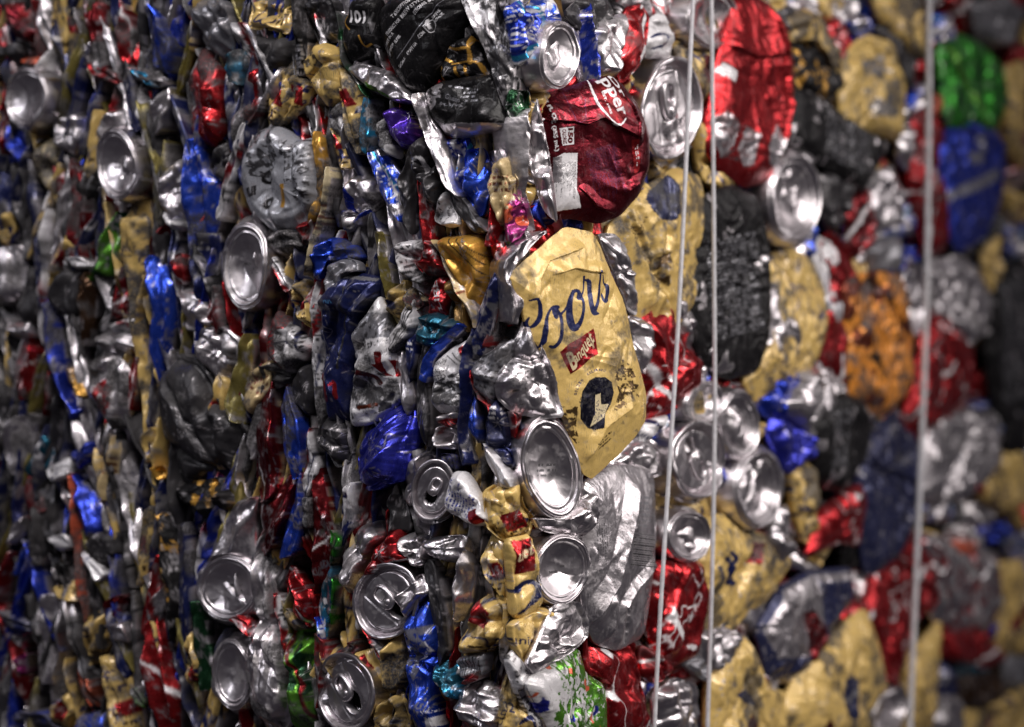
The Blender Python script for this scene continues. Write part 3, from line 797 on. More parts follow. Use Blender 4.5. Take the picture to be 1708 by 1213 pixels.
# view  F face / S fold / D domed base / L lid   design   lift(mm)  options | outline | how it looks
CANS = '''
A1 D grey 10 g=.35 | 125,470,105,150,5 | dull grey rounded can base in the upper corner lm=the_grey_rounded_base_in_the_upper_corner
A1 S golddirty 0 g=.7 | 225,0 325,0 335,150 300,300 255,250 220,200 | tall dirty gold folded can
A1 S golddirty -2 g=.9 | 330,0 405,0 395,200 365,340 312,290 330,120 | blackened gold folded can
A1 S darkred -1 | 410,0 495,20 498,210 440,215 415,100 | plain dark red folded can
A1 S red 3 | 575,30 612,120 608,300 560,270 538,165 | narrow leaf shaped red can with a pale edge
A1 S royal 1 | 690,0 760,70 838,200 800,335 715,310 700,150 | bright blue creased can
A1 F grey 2 g=.3 | 900,20 1000,-10 1110,20 1112,230 1055,305 960,230 895,120 | bulging plain grey can
A1 S redwhite 2 | 1110,150 1195,125 1250,190 1310,340 1298,430 1200,290 1135,215 | red and white striped fold
A1 F coke 3 T=9 | 880,350 955,230 1040,330 1062,470 1050,640 1000,700 880,640 865,500 | red can with white lettering lm=the_red_can_with_white_lettering
A1 F silverred 1 | 1050,430 1150,390 1240,300 1290,420 1245,530 1150,640 1118,725 1060,570 | silver can with a dark red patch
A1 S aqua 4 | 1090,280 1150,245 1190,300 1160,400 1092,380 | small aqua blue scrap
A1 D silver 9 g=.3 | 560,790,103,182,-7 | shiny silver can base with a bright lower half lm=the_shiny_base_in_the_upper_left
A1 F bare 1 g=.3 T=8 | 500,560 580,520 625,600 610,700 520,740 480,650 | ribbed silver can neck
A1 S navy 3 | 580,300 640,380 668,600 620,615 585,480 | narrow navy blue fold
A1 S bare 2 | 620,330 740,330 775,390 725,425 640,385 | bent silver rim
A1 S aqua 4 T=4 | 630,335 690,350 735,410 690,405 645,370 | thin cyan sliver
A1 S white 1 | 650,420 722,520 722,650 682,705 648,560 | white folded can with a pale purple sheen
A1 S royal 2 | 900,720 962,708 985,850 1038,880 1022,1060 930,1250 898,1000 | long glossy bright blue fold lm=the_long_bright_blue_fold
A1 F bare 2 g=.4 T=8 | 780,850 850,760 892,860 885,1050 830,1090 773,960 | curled silver can wall
A1 F char 1 T=8 | 980,780 1050,665 1112,740 1060,870 1000,850 | dark grey dented can
A1 S olive 1 | 735,820 790,700 802,840 782,1060 735,1050 715,900 | olive yellow folded can
A1 S golddirty -1 g=.6 | 595,1250 610,1060 690,930 730,1250 | dirty gold fold with dark smears
A1 S lime 4 g=.1 | 440,1330 480,1150 545,1042 572,1062 560,1250 525,1310 430,1300 | bright lime green leaf shaped fold lm=the_lime_green_fold
A1 S darkred 0 | 340,800 400,880 425,930 420,1250 345,1250 330,1000 | tall dull red fold
A1 S bare 1 g=.4 | 270,1000 320,830 342,900 322,1060 262,1250 245,1150 | narrow grey silver fold
A1 F cream 0 T=7 | 180,720 230,660 282,740 270,880 220,920 178,830 | small cream can
A1 S blue 0 | 35,610 150,650 155,740 110,805 28,700 | dark blue can under the grey base
A1 F bare 0 g=.5 T=8 | 255,560 370,540 378,690 340,745 265,700 | ribbed grey can neck with dirt
A1 S maroon -1 | 0,30 100,0 165,130 100,215 20,190 | dark maroon crumpled can
A1 S grey -1 | -20,220 70,190 95,270 30,320 -30,300 | small grey fold at the edge
A1 S bare 2 | 440,215 495,205 500,300 470,345 438,300 | short silver fold
A1 S bare 2 g=.2 | 700,490 800,430 832,500 795,610 730,650 | bright silver pinched can
A1 S red 2 | 430,300 545,345 550,405 440,365 | short red strip
A1 S golddirty 0 g=.5 | 440,560 482,555 475,800 412,850 428,700 | narrow dull gold fold
A1 F white 3 T=7 | 778,1000 850,1040 882,1095 832,1115 785,1065 | white curved lip
A1 S coral 1 T=5 | 112,280 170,268 178,312 122,308 | small orange red scrap
A1 S char -1 | 60,800 150,830 160,1000 120,1100 60,1000 | sooty dark grey fold
A1 S navy -1 | 0,850 60,900 70,1100 20,1150 -20,1000 | dark blue sliver
A1 S grey 0 | 90,1020 150,1040 140,1230 88,1230 | grey pinched fold
A1 F gold -1 g=.4 | -20,1040 50,1020 70,1110 10,1180 -20,1150 | small gold can at the edge
A2 F gold 2 g=.35 | 50,-10 225,-10 232,165 150,142 60,142 | gold can with black specks at the top
A2 F char 2 g=.5 T=8 | 60,150 150,132 240,180 242,290 150,372 95,260 | charcoal crinkled scrap
A2 S black 3 | 232,-10 300,-10 312,180 290,330 255,322 248,150 | tall black folded can
A2 F char 1 g=.5 | 300,-10 460,-10 462,190 350,200 310,100 | smooth dark grey can wall
A2 F gold 5 id=goldtext T=9 | 298,290 370,205 460,240 492,410 470,490 400,512 350,440 310,380 | gold can with small blue print lm=the_gold_can_with_small_blue_print
A2 F golddirty 2 g=.65 | 118,565 150,385 250,280 278,400 260,520 180,622 | grimy gold can wall
A2 S golddirty 3 g=.5 | 250,370 332,420 312,490 230,560 245,450 | dented gold wedge
A2 S golddirty 4 g=.6 | 470,310 575,420 592,500 570,695 540,705 500,600 478,450 | long dirty gold fold
A2 F white 5 id=bluec T=7 | 398,535 475,480 492,620 480,662 420,622 | white scrap with a blue curled letter
A2 S golddirty 3 | 430,630 500,665 512,790 470,805 440,710 | upright gold fold
A2 F greytext 6 id=coug T=11 g=.25 res=.6 | -5,780 60,640 160,605 240,680 335,665 352,960 290,1085 150,1112 30,1010 -5,900 | light grey crushed can with black lettering lm=the_light_grey_can_with_black_lettering
A2 S ochre 4 | 340,660 400,700 422,860 382,1000 322,1052 348,950 368,850 | golden rim of a folded can
A2 F black 4 id=oneoone g=.0 T=8 res=.45 wear=.1 crumple=.5 cave=.1 folds=1 | 490,90 540,-20 640,-20 652,150 660,240 600,262 520,305 482,200 | black can printed 101 lm=the_black_can_printed_101
A2 S dkgreen 3 | 460,85 490,105 522,300 625,440 560,425 478,330 | dark green narrow fold
A2 F bare 6 id=swoosh T=8 g=.3 | 485,330 560,300 700,342 830,470 845,500 740,490 600,425 | silver can tail with a green streak
A2 F black 7 id=blacktxt g=.0 T=10 res=.42 wear=.1 crumple=.55 cave=.1 folds=2 | 650,60 720,-20 1070,-20 1082,60 960,280 875,430 790,425 720,335 668,200 | large black can covered in slanted white print lm=the_large_black_can_with_white_print
A2 F black 9 id=blackround g=.1 T=11 res=.5 wear=.3 crumple=.7 cave=.1 | 875,440 960,385 1180,355 1212,440 1240,600 1100,642 980,655 900,560 | round black can with a silver lower edge lm=the_round_black_can
A2 F black 5 id=goldbars g=.05 T=7 | 955,345 1000,215 1100,165 1190,385 1060,375 960,390 | black can with gold block lettering
A2 S blacktext 6 id=whitepatch g=.25 | 1060,-15 1220,-15 1292,250 1262,500 1185,260 1110,110 | dark grey fold with a white worn patch
A2 S bare 10 T=8 g=.15 | 848,490 880,480 905,590 970,680 1005,850 1035,905 985,865 880,640 | thin curling silver edge
A2 F purple 5 T=9 g=.05 id=purp | 690,545 730,515 790,540 838,650 832,695 760,712 718,640 | shiny purple can lm=the_shiny_purple_can
A2 F white 3 T=6 | 660,590 700,560 752,720 740,765 655,690 | pinkish white can wall
A2 S aqua 4 | 588,490 622,490 637,680 600,722 565,690 575,560 | bright aqua and blue fold
A2 F char 7 g=.4 T=10 id=darkt | 820,695 870,655 935,720 965,870 925,1000 865,880 825,800 | dark grey folded can with a pale letter
A2 S char 6 g=.5 | 930,780 1010,850 1100,1000 1165,1090 1100,1095 1000,985 | long sooty fold
A2 F whitetext 8 id=quality T=5 res=.5 | 925,1060 945,980 980,915 1045,1080 985,1095 | white scrap printed quality
A2 F budlight 4 | 975,680 1080,655 1105,780 1070,925 1010,865 | blue can with pale swirls
A2 F royal 4 | 1080,730 1160,715 1190,850 1150,1045 1085,960 | glossy blue can with a white top
A2 F tan 6 T=9 g=.15 | 1180,880 1215,760 1300,745 1310,960 1250,1115 1198,960 | pale gold dented can beside black edges
A2 S red 5 | 858,890 892,900 932,1050 938,1260 890,1260 878,1060 | narrow bright red strip
A2 F silver 3 id=greyblue T=9 g=.45 | 458,1010 530,850 640,855 655,980 570,1085 490,1115 | grey can with blue slashes
A2 S bluesilver 4 | 628,765 680,735 762,850 762,1045 700,985 648,855 | blue fold with aqua and white flecks
A2 S char 3 g=.4 | 750,880 830,725 838,860 830,1105 778,1045 | grey crinkled fold
A2 S cream 8 T=6 | 400,840 418,900 382,1100 345,1260 300,1290 365,1050 | long cream ribbon
A2 F bare 3 T=8 | 130,1110 200,1075 285,1130 315,1195 200,1240 115,1230 | silver pleated can shoulder
A2 S red 4 | 262,1085 350,1055 325,1150 300,1175 | small red wedge
A3 S blacktext 4 g=.2 | 60,-15 130,-15 152,250 192,370 135,485 100,300 68,150 | black fold with a column of tiny print
A3 F bluesilver 5 T=8 | 130,40 215,0 222,160 200,335 165,180 | blue and white crumpled can
A3 F budlight 6 T=9 g=.25 | 215,45 312,90 328,150 282,260 218,315 200,230 | blue can with dirty smears
A3 D silver 7 g=.15 | 385,265,100,172,6 | silver can base with faint print lm=the_silver_base_at_the_top_corner
A3 S blue 5 | 508,100 550,40 577,180 572,375 532,375 516,240 | narrow blue fold with white lines
A3 F bare 4 T=10 | 572,130 660,85 722,65 675,365 590,365 565,250 | silver dented can wall
A3 F red 6 T=9 wear=.5 | 738,40 800,30 832,90 822,190 765,330 700,392 668,310 700,200 | bright red can with blistered folds
A3 F white 4 T=8 id=navyc | 830,110 905,55 952,190 932,275 830,275 785,240 | white can with navy lettering
A3 L redwhite 8 g=.15 body=dietcoke | 925,522,136,252,5 | large silver lid with an open mouth lm=the_large_open_lid
A3 D gold 6 g=.1 body=gold | 1125,90,130,150,0 | silver base behind the pair of wires
A3 F drpepper 10 id=drp yaw=.62 T=7 g=.05 res=.38 wear=.1 crumple=.4 cave=.12 folds=0 | 285,465 420,420 640,355 700,385 790,500 842,640 847,800 800,930 700,1042 600,1078 480,1055 355,1055 340,900 300,700 | large cherry red can with white lettering lm=the_large_cherry_red_can
A3 F bare 9 T=8 g=.2 yaw=0 | 250,570 280,480 315,640 352,850 375,1060 300,990 245,800 | white silver crumpled flange
A3 S bare 6 T=9 g=.3 | 158,605 250,550 255,700 238,880 275,1065 222,950 178,745 | twisted grey silver ribbon
A3 F dkgreen 5 T=7 g=.3 | 155,430 250,440 245,530 172,590 140,520 | dark green printed scrap
A3 F tan 6 T=10 g=.1 | 22,880 60,755 150,830 182,870 142,960 100,1105 48,960 | pale gold can with a sharp ridge
A3 F fruit 6 T=7 g=.05 | 140,1005 180,930 230,1000 248,1080 200,1150 148,1172 | can printed with orange and pink fruit lm=the_can_with_printed_fruit
A3 S red 5 | 18,1175 50,980 92,1100 80,1175 | little red crinkled piece
A3 F gold 5 id=navyoval T=12 g=.25 | 650,1120 830,930 970,825 1092,880 1100,1240 1040,1480 950,1640 850,1590 770,1480 730,1270 | gold can with a navy half circle lm=the_gold_can_with_a_navy_half_circle
A3 F gold 3 T=9 | 960,200 1165,250 1170,340 1115,500 1040,440 990,300 | gold can with dark marks
A3 F golddirty 4 T=9 | 1040,560 1110,620 1135,780 1255,890 1180,935 1090,850 | gold wall between lids
A3 F char 2 g=.3 | 430,60 500,-10 620,-10 660,80 590,190 500,160 | dark silver crinkled top
A4 F coke 9 T=12 id=redbig g=.05 wear=.15 crumple=.7 | -10,550 30,280 110,30 190,10 270,60 345,150 372,330 365,470 320,690 240,840 150,867 40,790 -20,680 | big glossy red can with silver lettering lm=the_big_glossy_red_can
A4 D bare 10 g=.1 depth=.8 | 370,955,130,228,0 | oval silver base with a bright rim lm=the_oval_base_with_a_bright_rim
A4 F black 7 T=14 g=.06 crumple=.4 wear=.15 ridge=1.0 | 375,430 490,450 640,560 745,640 832,690 765,800 700,912 560,800 368,660 | slanting crushed black can lm=the_slanting_black_can
A4 F blackgold 4 T=12 g=.1 | 360,230 480,195 600,330 622,400 540,480 400,420 | black and silver crumpled can
A4 F gold 6 T=10 | 365,95 440,55 530,90 565,230 615,345 560,352 490,200 370,200 | jagged gold scrap
A4 F gold 7 T=13 id=greysplotch g=.2 | 648,270 740,195 850,230 895,420 882,655 760,610 640,590 615,420 | gold can with grey worn patches lm=the_gold_can_with_grey_worn_patches
A4 F char 3 T=10 | 785,140 900,165 948,300 922,440 890,380 | dark silver can behind gold
A4 F gold 5 T=11 | 770,-15 960,-15 1002,150 1002,275 920,235 810,95 | slanting gold can wall at the top
A4 F bare 5 T=8 | 895,520 940,535 932,700 922,812 878,725 | pinkish silver strip
A4 F red 3 T=6 | 585,235 672,210 662,295 600,295 | small red scrap
A4 F bluesilver 4 T=7 | 640,110 722,75 745,150 690,172 | small blue and silver scrap
A4 F green 8 T=14 g=.15 | 1110,250 1200,185 1290,230 1382,330 1392,480 1340,605 1240,605 1125,580 | bright green can lm=the_bright_green_can
A4 F blue 9 T=15 id=silverband g=.1 | 1110,720 1150,640 1240,600 1340,650 1382,760 1372,950 1300,1105 1200,1172 1130,1080 1090,900 | deep blue can with a silver band lm=the_deep_blue_can_with_a_silver_band
A4 F coke 6 T=12 | 955,610 1000,560 1110,570 1125,650 1070,700 1105,900 1112,1155 1030,1175 948,900 | red and white can behind the far wire
A4 F rust 3 T=8 | 1045,440 1105,480 1112,570 1040,560 | rusty brown scrap
A4 F bluesilver 4 T=10 | 1030,70 1130,75 1145,195 1070,215 | pale blue silver wad
A4 F grey 3 T=12 g=.3 | 1250,30 1400,-15 1480,60 1440,200 1350,205 1280,150 | grey crumpled can in the upper corner
A4 F golddirty 4 T=12 | 1395,350 1490,320 1490,800 1415,700 | tan gold can at the edge
A4 F darkred 4 T=11 | 640,960 722,900 775,1000 745,1180 660,1230 628,1050 | dull red can
A4 F char 4 T=11 g=.3 | 520,840 650,880 642,1040 560,1115 500,980 | dark silver ribbed can
A4 F bare 5 T=11 g=.3 | 740,865 830,815 892,930 892,1060 800,1105 745,980 | crumpled silver can with glints
A4 F char 2 T=8 g=.4 | 290,60 360,30 400,90 350,160 300,150 | dark scrap behind the red can
B1 S gold 2 g=.3 | 235,205 250,70 300,-20 362,60 302,105 270,165 | pale gold leaf
B1 S white 5 T=5 g=0 | 308,92 380,78 418,130 360,142 | bright white bare edge
B1 F char 2 T=11 g=.2 crumple=.4 | 232,225 310,115 392,150 372,400 280,365 228,300 | smooth dark grey rounded can lm=the_smooth_dark_rounded_can
B1 S brown 2 g=.4 | 360,215 420,175 445,250 412,490 368,445 | brown smoky fold
B1 S darkred 3 | 522,375 580,135 612,280 602,345 | dark red triangle
B1 S redwhite 3 T=7 | 525,395 630,360 640,440 535,445 | red and white band
B1 S golddirty 2 g=.65 | 600,-30 690,-30 682,200 662,330 692,560 745,820 690,850 655,640 635,400 598,150 | very long grimy gold fold lm=the_very_long_grimy_gold_fold
B1 S royal 3 g=.1 | 700,150 740,115 832,230 822,400 760,645 718,480 745,300 | bright blue leaf shaped can lm=the_bright_blue_leaf_shaped_can
B1 F red 4 T=7 | 770,125 862,55 865,215 815,195 | red patch with a silver edge
B1 S navy 2 | 880,-10 1030,-10 1012,150 960,265 895,170 | navy blue dim fold
B1 D bare 7 g=.25 depth=.9 body=bare | 1182,125,112,218,0 | large smooth silver base lm=the_large_smooth_silver_base
B1 S bare 3 g=.3 | 850,250 940,255 1015,380 942,425 865,442 | star shaped silver crinkle
B1 S darkred 2 | 1000,255 1040,235 1065,400 1042,445 978,375 | dark red dent
B1 F silver 4 T=10 g=.4 crumple=1.3 | 895,560 950,430 1080,430 1145,500 1112,620 1042,735 965,620 | crumpled silver can with a dark hole
B1 F char 3 T=13 g=.5 | 760,640 830,560 960,600 1040,780 1145,870 1172,930 1130,1180 1000,1145 890,1190 780,1100 745,900 | big blackened grey can lm=the_big_blackened_can
B1 F silver 4 T=9 id=redoval | 400,610 480,535 560,580 612,680 592,870 520,925 468,830 415,740 | silver can with a red oval lm=the_silver_can_with_a_red_oval
B1 S red 3 | 618,625 650,575 655,720 622,810 | short red sliver
B1 S blue 2 | 195,350 262,335 292,560 305,700 375,770 312,825 238,640 188,500 | long blue crooked fold
B1 S ochre 3 | 308,640 352,615 405,740 362,755 | ochre yellow wedge
B1 S red 1 | 58,690 130,520 165,560 132,725 98,755 | dim red leaf
B1 S darkred 1 | 195,690 225,640 232,760 205,840 | dim red sliver
B1 S tan 2 g=.3 | 468,1040 540,962 562,1050 535,1240 465,1240 | tan gold fold
B1 S gold 3 | 648,945 745,915 722,1065 688,1065 | small gold wedge
B1 F ochre 4 T=6 g=0 | 708,1100 772,1088 785,1150 728,1155 | bright yellow dimple
B1 S olive 4 g=.3 | 1088,755 1180,480 1205,560 1165,740 1175,865 1118,835 | olive gold crumpled fold
B1 F tan 5 T=7 id=datecode | 1162,705 1190,640 1292,575 1282,720 1205,845 1158,800 | beige scrap with faint red code
B1 S teal 1 | 138,1095 200,955 235,1000 222,1105 158,1135 | steel blue fold
B1 F blue 2 T=8 | 335,965 440,955 445,1055 370,1105 340,1065 | dark blue can with a glint
B1 S white 1 | 228,1095 310,1045 335,1130 262,1165 | off white pinched can
B1 S silver 2 g=.4 | 480,455 620,435 642,540 560,570 495,565 | greyish white crumpled shoulder
B1 S bare 1 g=.5 | 0,60 90,40 110,230 40,280 -20,200 | dim grey fold at the edge
B1 S char 0 g=.6 | 100,150 190,160 200,350 120,420 60,330 | sooty grey dent
B1 S bare 2 | 30,400 120,390 125,470 50,480 | short pale silver piece
B1 S char 0 g=.6 | -20,700 60,760 50,950 -10,1020 -40,850 | blackened fold at the edge
B1 S bare 1 g=.5 | 60,880 150,860 140,1010 80,1120 30,1010 | grey fold in dim shade
B2 S redwhite 4 | 130,60 170,100 232,220 205,245 150,155 | red slash over silver
B2 F redwhite 6 T=9 id=rwtext | 112,560 120,480 150,345 210,390 292,470 312,520 272,590 200,665 155,600 | white can edged in red lm=the_white_can_edged_in_red
B2 S char 4 g=.6 | 108,610 170,580 235,670 165,712 108,695 | grimy dark scrap below red edges
B2 F gold 7 T=9 | 225,245 290,185 312,300 332,432 282,400 238,300 | yellow gold pointed can
B2 F royal 5 T=9 | 338,50 430,-10 520,25 552,90 500,105 400,112 380,205 338,195 | bright blue can shoulder
B2 F grey 9 T=8 g=.45 | 378,195 410,110 470,82 542,110 552,155 500,150 480,235 455,290 400,250 | grey arched can rim
B2 F navy 8 id=navytall T=12 g=.3 res=.5 | 378,290 410,245 500,165 640,198 642,262 562,370 532,480 512,640 490,855 395,855 388,600 382,450 | tall navy blue can with red letters lm=the_tall_navy_can
B2 F white 9 id=whitered T=11 g=.45 res=.5 | 585,365 640,285 682,360 712,480 732,560 747,745 700,805 600,872 510,885 498,800 540,600 540,450 | silver white can with red letters lm=the_silver_white_can_with_red_letters
B2 F char 6 g=.35 T=9 | 385,850 490,845 512,1000 490,1085 450,1092 365,970 | grey lower end of a navy can
B2 F ultra 9 T=14 g=.25 | 512,1080 525,930 600,880 710,790 750,762 797,840 802,930 770,1150 690,1172 620,1200 555,1185 | deep blue rounded can with glints lm=the_deep_blue_rounded_can
B2 F gold 6 T=8 g=.3 | 688,285 770,185 792,300 752,395 688,352 | yellow can tip with dark rings
B2 S olive 5 g=.4 | 635,-15 685,-15 702,100 718,210 690,255 658,120 | olive and silver ridge
B2 F gold 6 T=7 | 798,222 882,290 862,312 820,355 788,285 | pale gold scrap
B2 F whitetext 6 T=9 | 758,15 860,-5 892,30 902,150 872,225 788,172 768,100 | white can with folded corner
B2 F red 9 T=6 wear=1.5 | 815,115 860,98 890,5 935,30 952,100 1012,150 940,172 862,168 | red foil star lm=the_red_foil_star
B2 F red 6 id=libe T=7 | 895,305 940,165 1002,180 982,372 885,352 | red can printed LIBE
B2 F ochre 8 T=14 id=yellow g=.05 crumple=.5 | 940,-10 1140,-15 1152,190 1105,350 1090,400 1068,300 1040,190 965,80 | golden yellow can with black lines lm=the_golden_yellow_can
B2 S tan 9 T=8 | 935,30 1000,95 1095,260 1112,320 1102,405 1055,305 985,155 | tan silver ribbon beside yellow
B2 F darkgold 6 T=8 g=.3 | 990,195 1035,185 1072,330 1092,445 1018,415 | brown gold underside
B2 F whitetext 7 T=7 id=stripes | 728,560 720,480 788,305 822,288 832,400 800,475 | white strip with black lines
B2 F teal 8 T=8 g=.5 | 838,375 920,345 1042,400 1032,455 900,515 848,485 | dusty teal and grey scrap
B2 S royal 9 T=6 | 880,650 898,550 1035,425 1055,445 925,565 902,675 | thin bright blue ribbon
B2 S char 6 g=.3 | 838,640 880,525 925,560 892,700 922,880 890,965 838,865 | smooth dark grey curved can
B2 F white 8 id=oudly T=9 g=.15 res=.45 | 925,660 935,590 1000,525 1078,485 1082,690 1062,785 1030,835 928,825 | white can with engraved print lm=the_white_can_with_engraved_print
B2 F silverred 8 T=7 | 945,850 1030,825 1035,890 990,915 942,885 | silver scrap with a red spot
B2 S denim 7 g=.3 | 1058,560 1110,475 1142,520 1112,700 1082,880 1122,1020 1060,1035 1028,920 1048,720 | long textured navy strip lm=the_long_textured_navy_strip
B2 S denim 8 g=.1 | 1112,410 1180,230 1220,115 1242,220 1205,400 1170,520 1118,545 | faded navy fold with a white top
B2 S red 8 | 1198,40 1272,15 1295,100 1230,135 | small bright red knot
B2 S red 7 T=7 | 1218,250 1252,228 1205,490 1160,505 | narrow red stripe
B2 F greytext 9 T=9 g=.3 | 1118,640 1140,575 1290,475 1255,640 1192,825 1130,720 | scratched grey can lm=the_scratched_grey_can
B2 S red 9 T=5 | 1108,640 1130,700 1195,800 1185,830 1120,740 | red tip of a grey can
B2 S royal 8 T=7 | 1098,840 1120,735 1148,880 1132,972 1088,900 | bright blue and aqua sliver
B2 F slate 8 T=9 g=.4 | 1178,870 1230,740 1275,850 1275,1000 1178,995 | slate blue grimy can
B2 S white 9 T=7 g=.05 | 1168,1000 1205,1015 1295,1130 1292,1180 1240,1185 1178,1080 | curved white ribbon
B2 F navy 8 T=8 | 1188,990 1290,1005 1310,1100 1235,1085 | navy can with a folded crest
B2 F bare 6 T=8 g=.4 | 928,900 1020,888 1035,1010 948,1005 | small smoky silver wall
B2 F ultra 7 T=7 | 945,1030 1022,1038 1025,1115 980,1128 | little ultramarine scrap
B2 S bare 5 g=.4 | 745,580 790,555 835,760 802,825 758,700 | grey silver fold
B2 S navy 6 | 788,500 842,465 845,590 800,690 | navy and white slit
B2 S royal 5 | 178,850 220,735 302,900 292,1100 240,1125 198,1000 | bright blue pointed fold lm=the_bright_blue_pointed_fold
B2 S maroon 4 g=.2 | 58,900 110,715 152,740 172,900 192,1050 180,1195 80,1230 48,1100 | tall maroon fold with a silver edge lm=the_tall_maroon_fold
B2 F char 3 T=11 crumple=.4 g=.1 | 238,665 320,595 352,750 332,855 258,805 | smooth dark dome
B2 S redwhite 5 | 288,1005 330,925 372,1110 320,1220 278,1165 | white and red narrow fold
B2 S green 5 g=.05 | 388,1145 420,1065 512,1110 470,1195 402,1260 420,1400 445,1460 478,1290 | vivid green fold lm=the_vivid_green_fold
B2 S redwhite 3 T=9 | 328,310 375,245 392,450 387,800 368,865 338,700 325,500 | pale can edge with red lettering
B2 S bare 4 | 25,960 60,800 105,715 112,850 50,1045 | silver edge with a red lip
B3 F gold 14 id=coors yaw=.78 T=5 g=.3 res=.34 wear=.2 crumple=.5 cave=.1 folds=0 | 160,165 330,20 430,-65 560,-40 600,20 645,140 722,300 762,500 802,650 827,750 822,870 782,940 700,1030 600,1120 560,1155 520,1130 480,1000 420,850 350,640 328,560 255,480 228,330 | large gold can with navy script lm=the_large_gold_can_with_navy_script
B3 F bare 6 T=9 g=.3 | 595,-20 690,-20 762,170 772,355 728,325 690,200 620,60 | purplish silver strip
B3 F bare 7 T=9 g=.2 | 738,365 840,400 855,480 822,645 778,565 748,450 | silver wall beside red
B3 F coke 6 T=12 g=.1 | 808,400 925,285 1000,520 1092,590 1072,720 960,815 848,872 818,700 848,500 | red can with white script behind the wire lm=the_red_can_with_white_script
B3 F bare 5 T=10 g=.15 | 918,295 1030,215 1112,450 1122,565 1078,595 998,480 | silver dented wall behind the wire
B4 F black 9 T=15 g=.06 crumple=.4 wear=.15 ridge=1.0 | -90,40 -60,-170 85,-235 200,-175 240,60 245,460 205,605 60,642 -70,520 -110,230 | tall crushed black can with a rounded foot lm=the_tall_black_can_behind_the_wires
B3 F silver 8 T=12 g=.3 crumple=1.3 yaw=.3 | 160,560 230,375 330,570 372,700 402,845 300,857 180,832 108,765 92,680 | torn silver can with a bright window lm=the_torn_silver_can
B3 S bare 8 T=8 g=.2 | 108,115 180,35 330,-10 185,140 150,205 222,285 212,375 158,355 | forked silver strip
B3 D bare 10 g=.1 body=bare yaw=.55 | 350,1100,142,262,-12 | large bright silver base lm=the_large_bright_silver_base
B3 S red 6 T=6 | 148,832 212,852 172,955 | small red corner
B3 F bluesilver 4 T=8 | 1090,560 1155,575 1112,725 1068,725 | blue and silver scrap behind wire
B3 D gold 7 g=.1 body=gold | 1085,785,95,115,30 | silver base rimmed with gold
B3 L bare 8 g=.1 body=bare | 1052,1060,132,190,0 | silver lid crossed by the near wires lm=the_silver_lid_crossed_by_wires
B3 F silver 5 T=10 g=.35 crumple=1.2 | 560,1155 780,955 855,1000 905,1045 890,1140 700,1170 560,1200 | dark silver mash below the script
B3 F white 6 T=8 id=navystripe | 815,875 930,845 862,945 785,995 | white scrap with navy stripes
B3 F blue 3 T=8 | 1140,1085 1255,1000 1280,1200 1240,1330 1180,1260 | plain blue can between lids
B4 F gold 5 T=12 g=.1 | 275,110 380,60 462,120 528,270 512,440 440,625 230,755 168,650 265,400 | gold can with a lumpy wall lm=the_lumpy_gold_can
B4 F bare 7 T=10 g=.15 | 242,315 290,245 342,270 402,450 415,555 245,560 | silver foot over gold
B4 F coke 6 T=12 | 520,60 560,0 645,70 685,200 645,460 632,640 600,695 520,570 515,400 545,200 | red can with a white wave lm=the_red_can_with_a_white_wave
B4 F white 5 T=9 | 468,0 560,40 555,330 620,430 560,455 515,330 480,120 | pale silver white can edge
B4 F orange 9 T=15 g=.15 | 638,245 750,195 872,210 922,400 948,500 922,700 850,805 740,812 638,725 642,480 | orange gold can with brown patches lm=the_orange_gold_can
B4 L bare 7 g=.1 body=bare | 935,290,70,185,0 | narrow silver lid beside the far wire
B4 F blue 4 T=7 | 838,165 900,75 915,180 860,225 | small blue scrap by a lid
B4 F grey 3 T=11 | 740,30 880,-10 875,165 760,155 | grey wall with a white glint
B4 F coke 6 T=14 | 1000,480 1050,400 1180,430 1232,560 1222,765 1080,885 1000,935 928,850 980,700 | dull red can with white letters lm=the_dull_red_can_with_white_letters
B4 F silver 8 T=13 g=.3 crumple=1.3 | 335,805 440,635 560,590 625,720 705,800 560,855 468,915 | dark silver wad with bright glints
B4 F black 9 T=14 g=.06 crumple=.4 wear=.15 ridge=.6 | 478,885 600,755 705,800 742,900 722,1050 640,1205 530,1155 478,1000 | rounded black can tapering down lm=the_tapering_black_can
B4 F blue 6 T=11 g=.05 | 220,775 280,680 330,640 412,660 352,850 255,850 | shiny blue can lm=the_shiny_blue_can
B4 F ultra 7 T=11 g=.05 | 290,855 380,875 472,950 462,1040 340,1125 268,930 | deep blue can with a violet glint
B4 D bare 9 g=.1 body=bare | 102,890,95,178,-3 | oval silver base with a dull face
B4 D bare 10 g=.05 body=bare | 195,1200,122,200,4 | silver base with dazzling highlights lm=the_dazzling_silver_base
B4 F slate 4 T=14 g=.2 | 720,1050 870,845 962,1000 952,1300 870,1500 750,1580 715,1300 | large slate navy can lm=the_large_slate_navy_can
B4 F gold 4 T=10 | 355,1115 460,1075 495,1220 490,1400 430,1450 395,1330 | gold wall under blue
B4 F silver 4 T=14 g=.3 crumple=1.3 | 1080,850 1350,845 1345,1080 1200,1230 1015,1230 1040,950 | large grey crumple with pale glints
B4 F black 6 T=16 g=.05 crumple=.5 wear=.1 | 1340,200 1490,140 1490,1010 1400,960 1335,600 | dark charcoal can at the edge lm=the_dark_can_at_the_edge
B4 F silver 4 T=13 g=.35 crumple=1.3 | 1040,130 1200,95 1335,230 1335,400 1200,485 1075,380 | grey crumpled can beyond the far wire
B4 F golddirty 4 T=9 | 1285,65 1375,-10 1355,180 1320,265 | tan gold strip
B4 F golddirty 5 T=13 | 1295,1085 1490,1000 1490,1250 1380,1300 1290,1230 | olive gold can at the edge
B4 F red 5 T=7 | 1210,1130 1270,1140 1285,1225 1220,1205 | small red spot
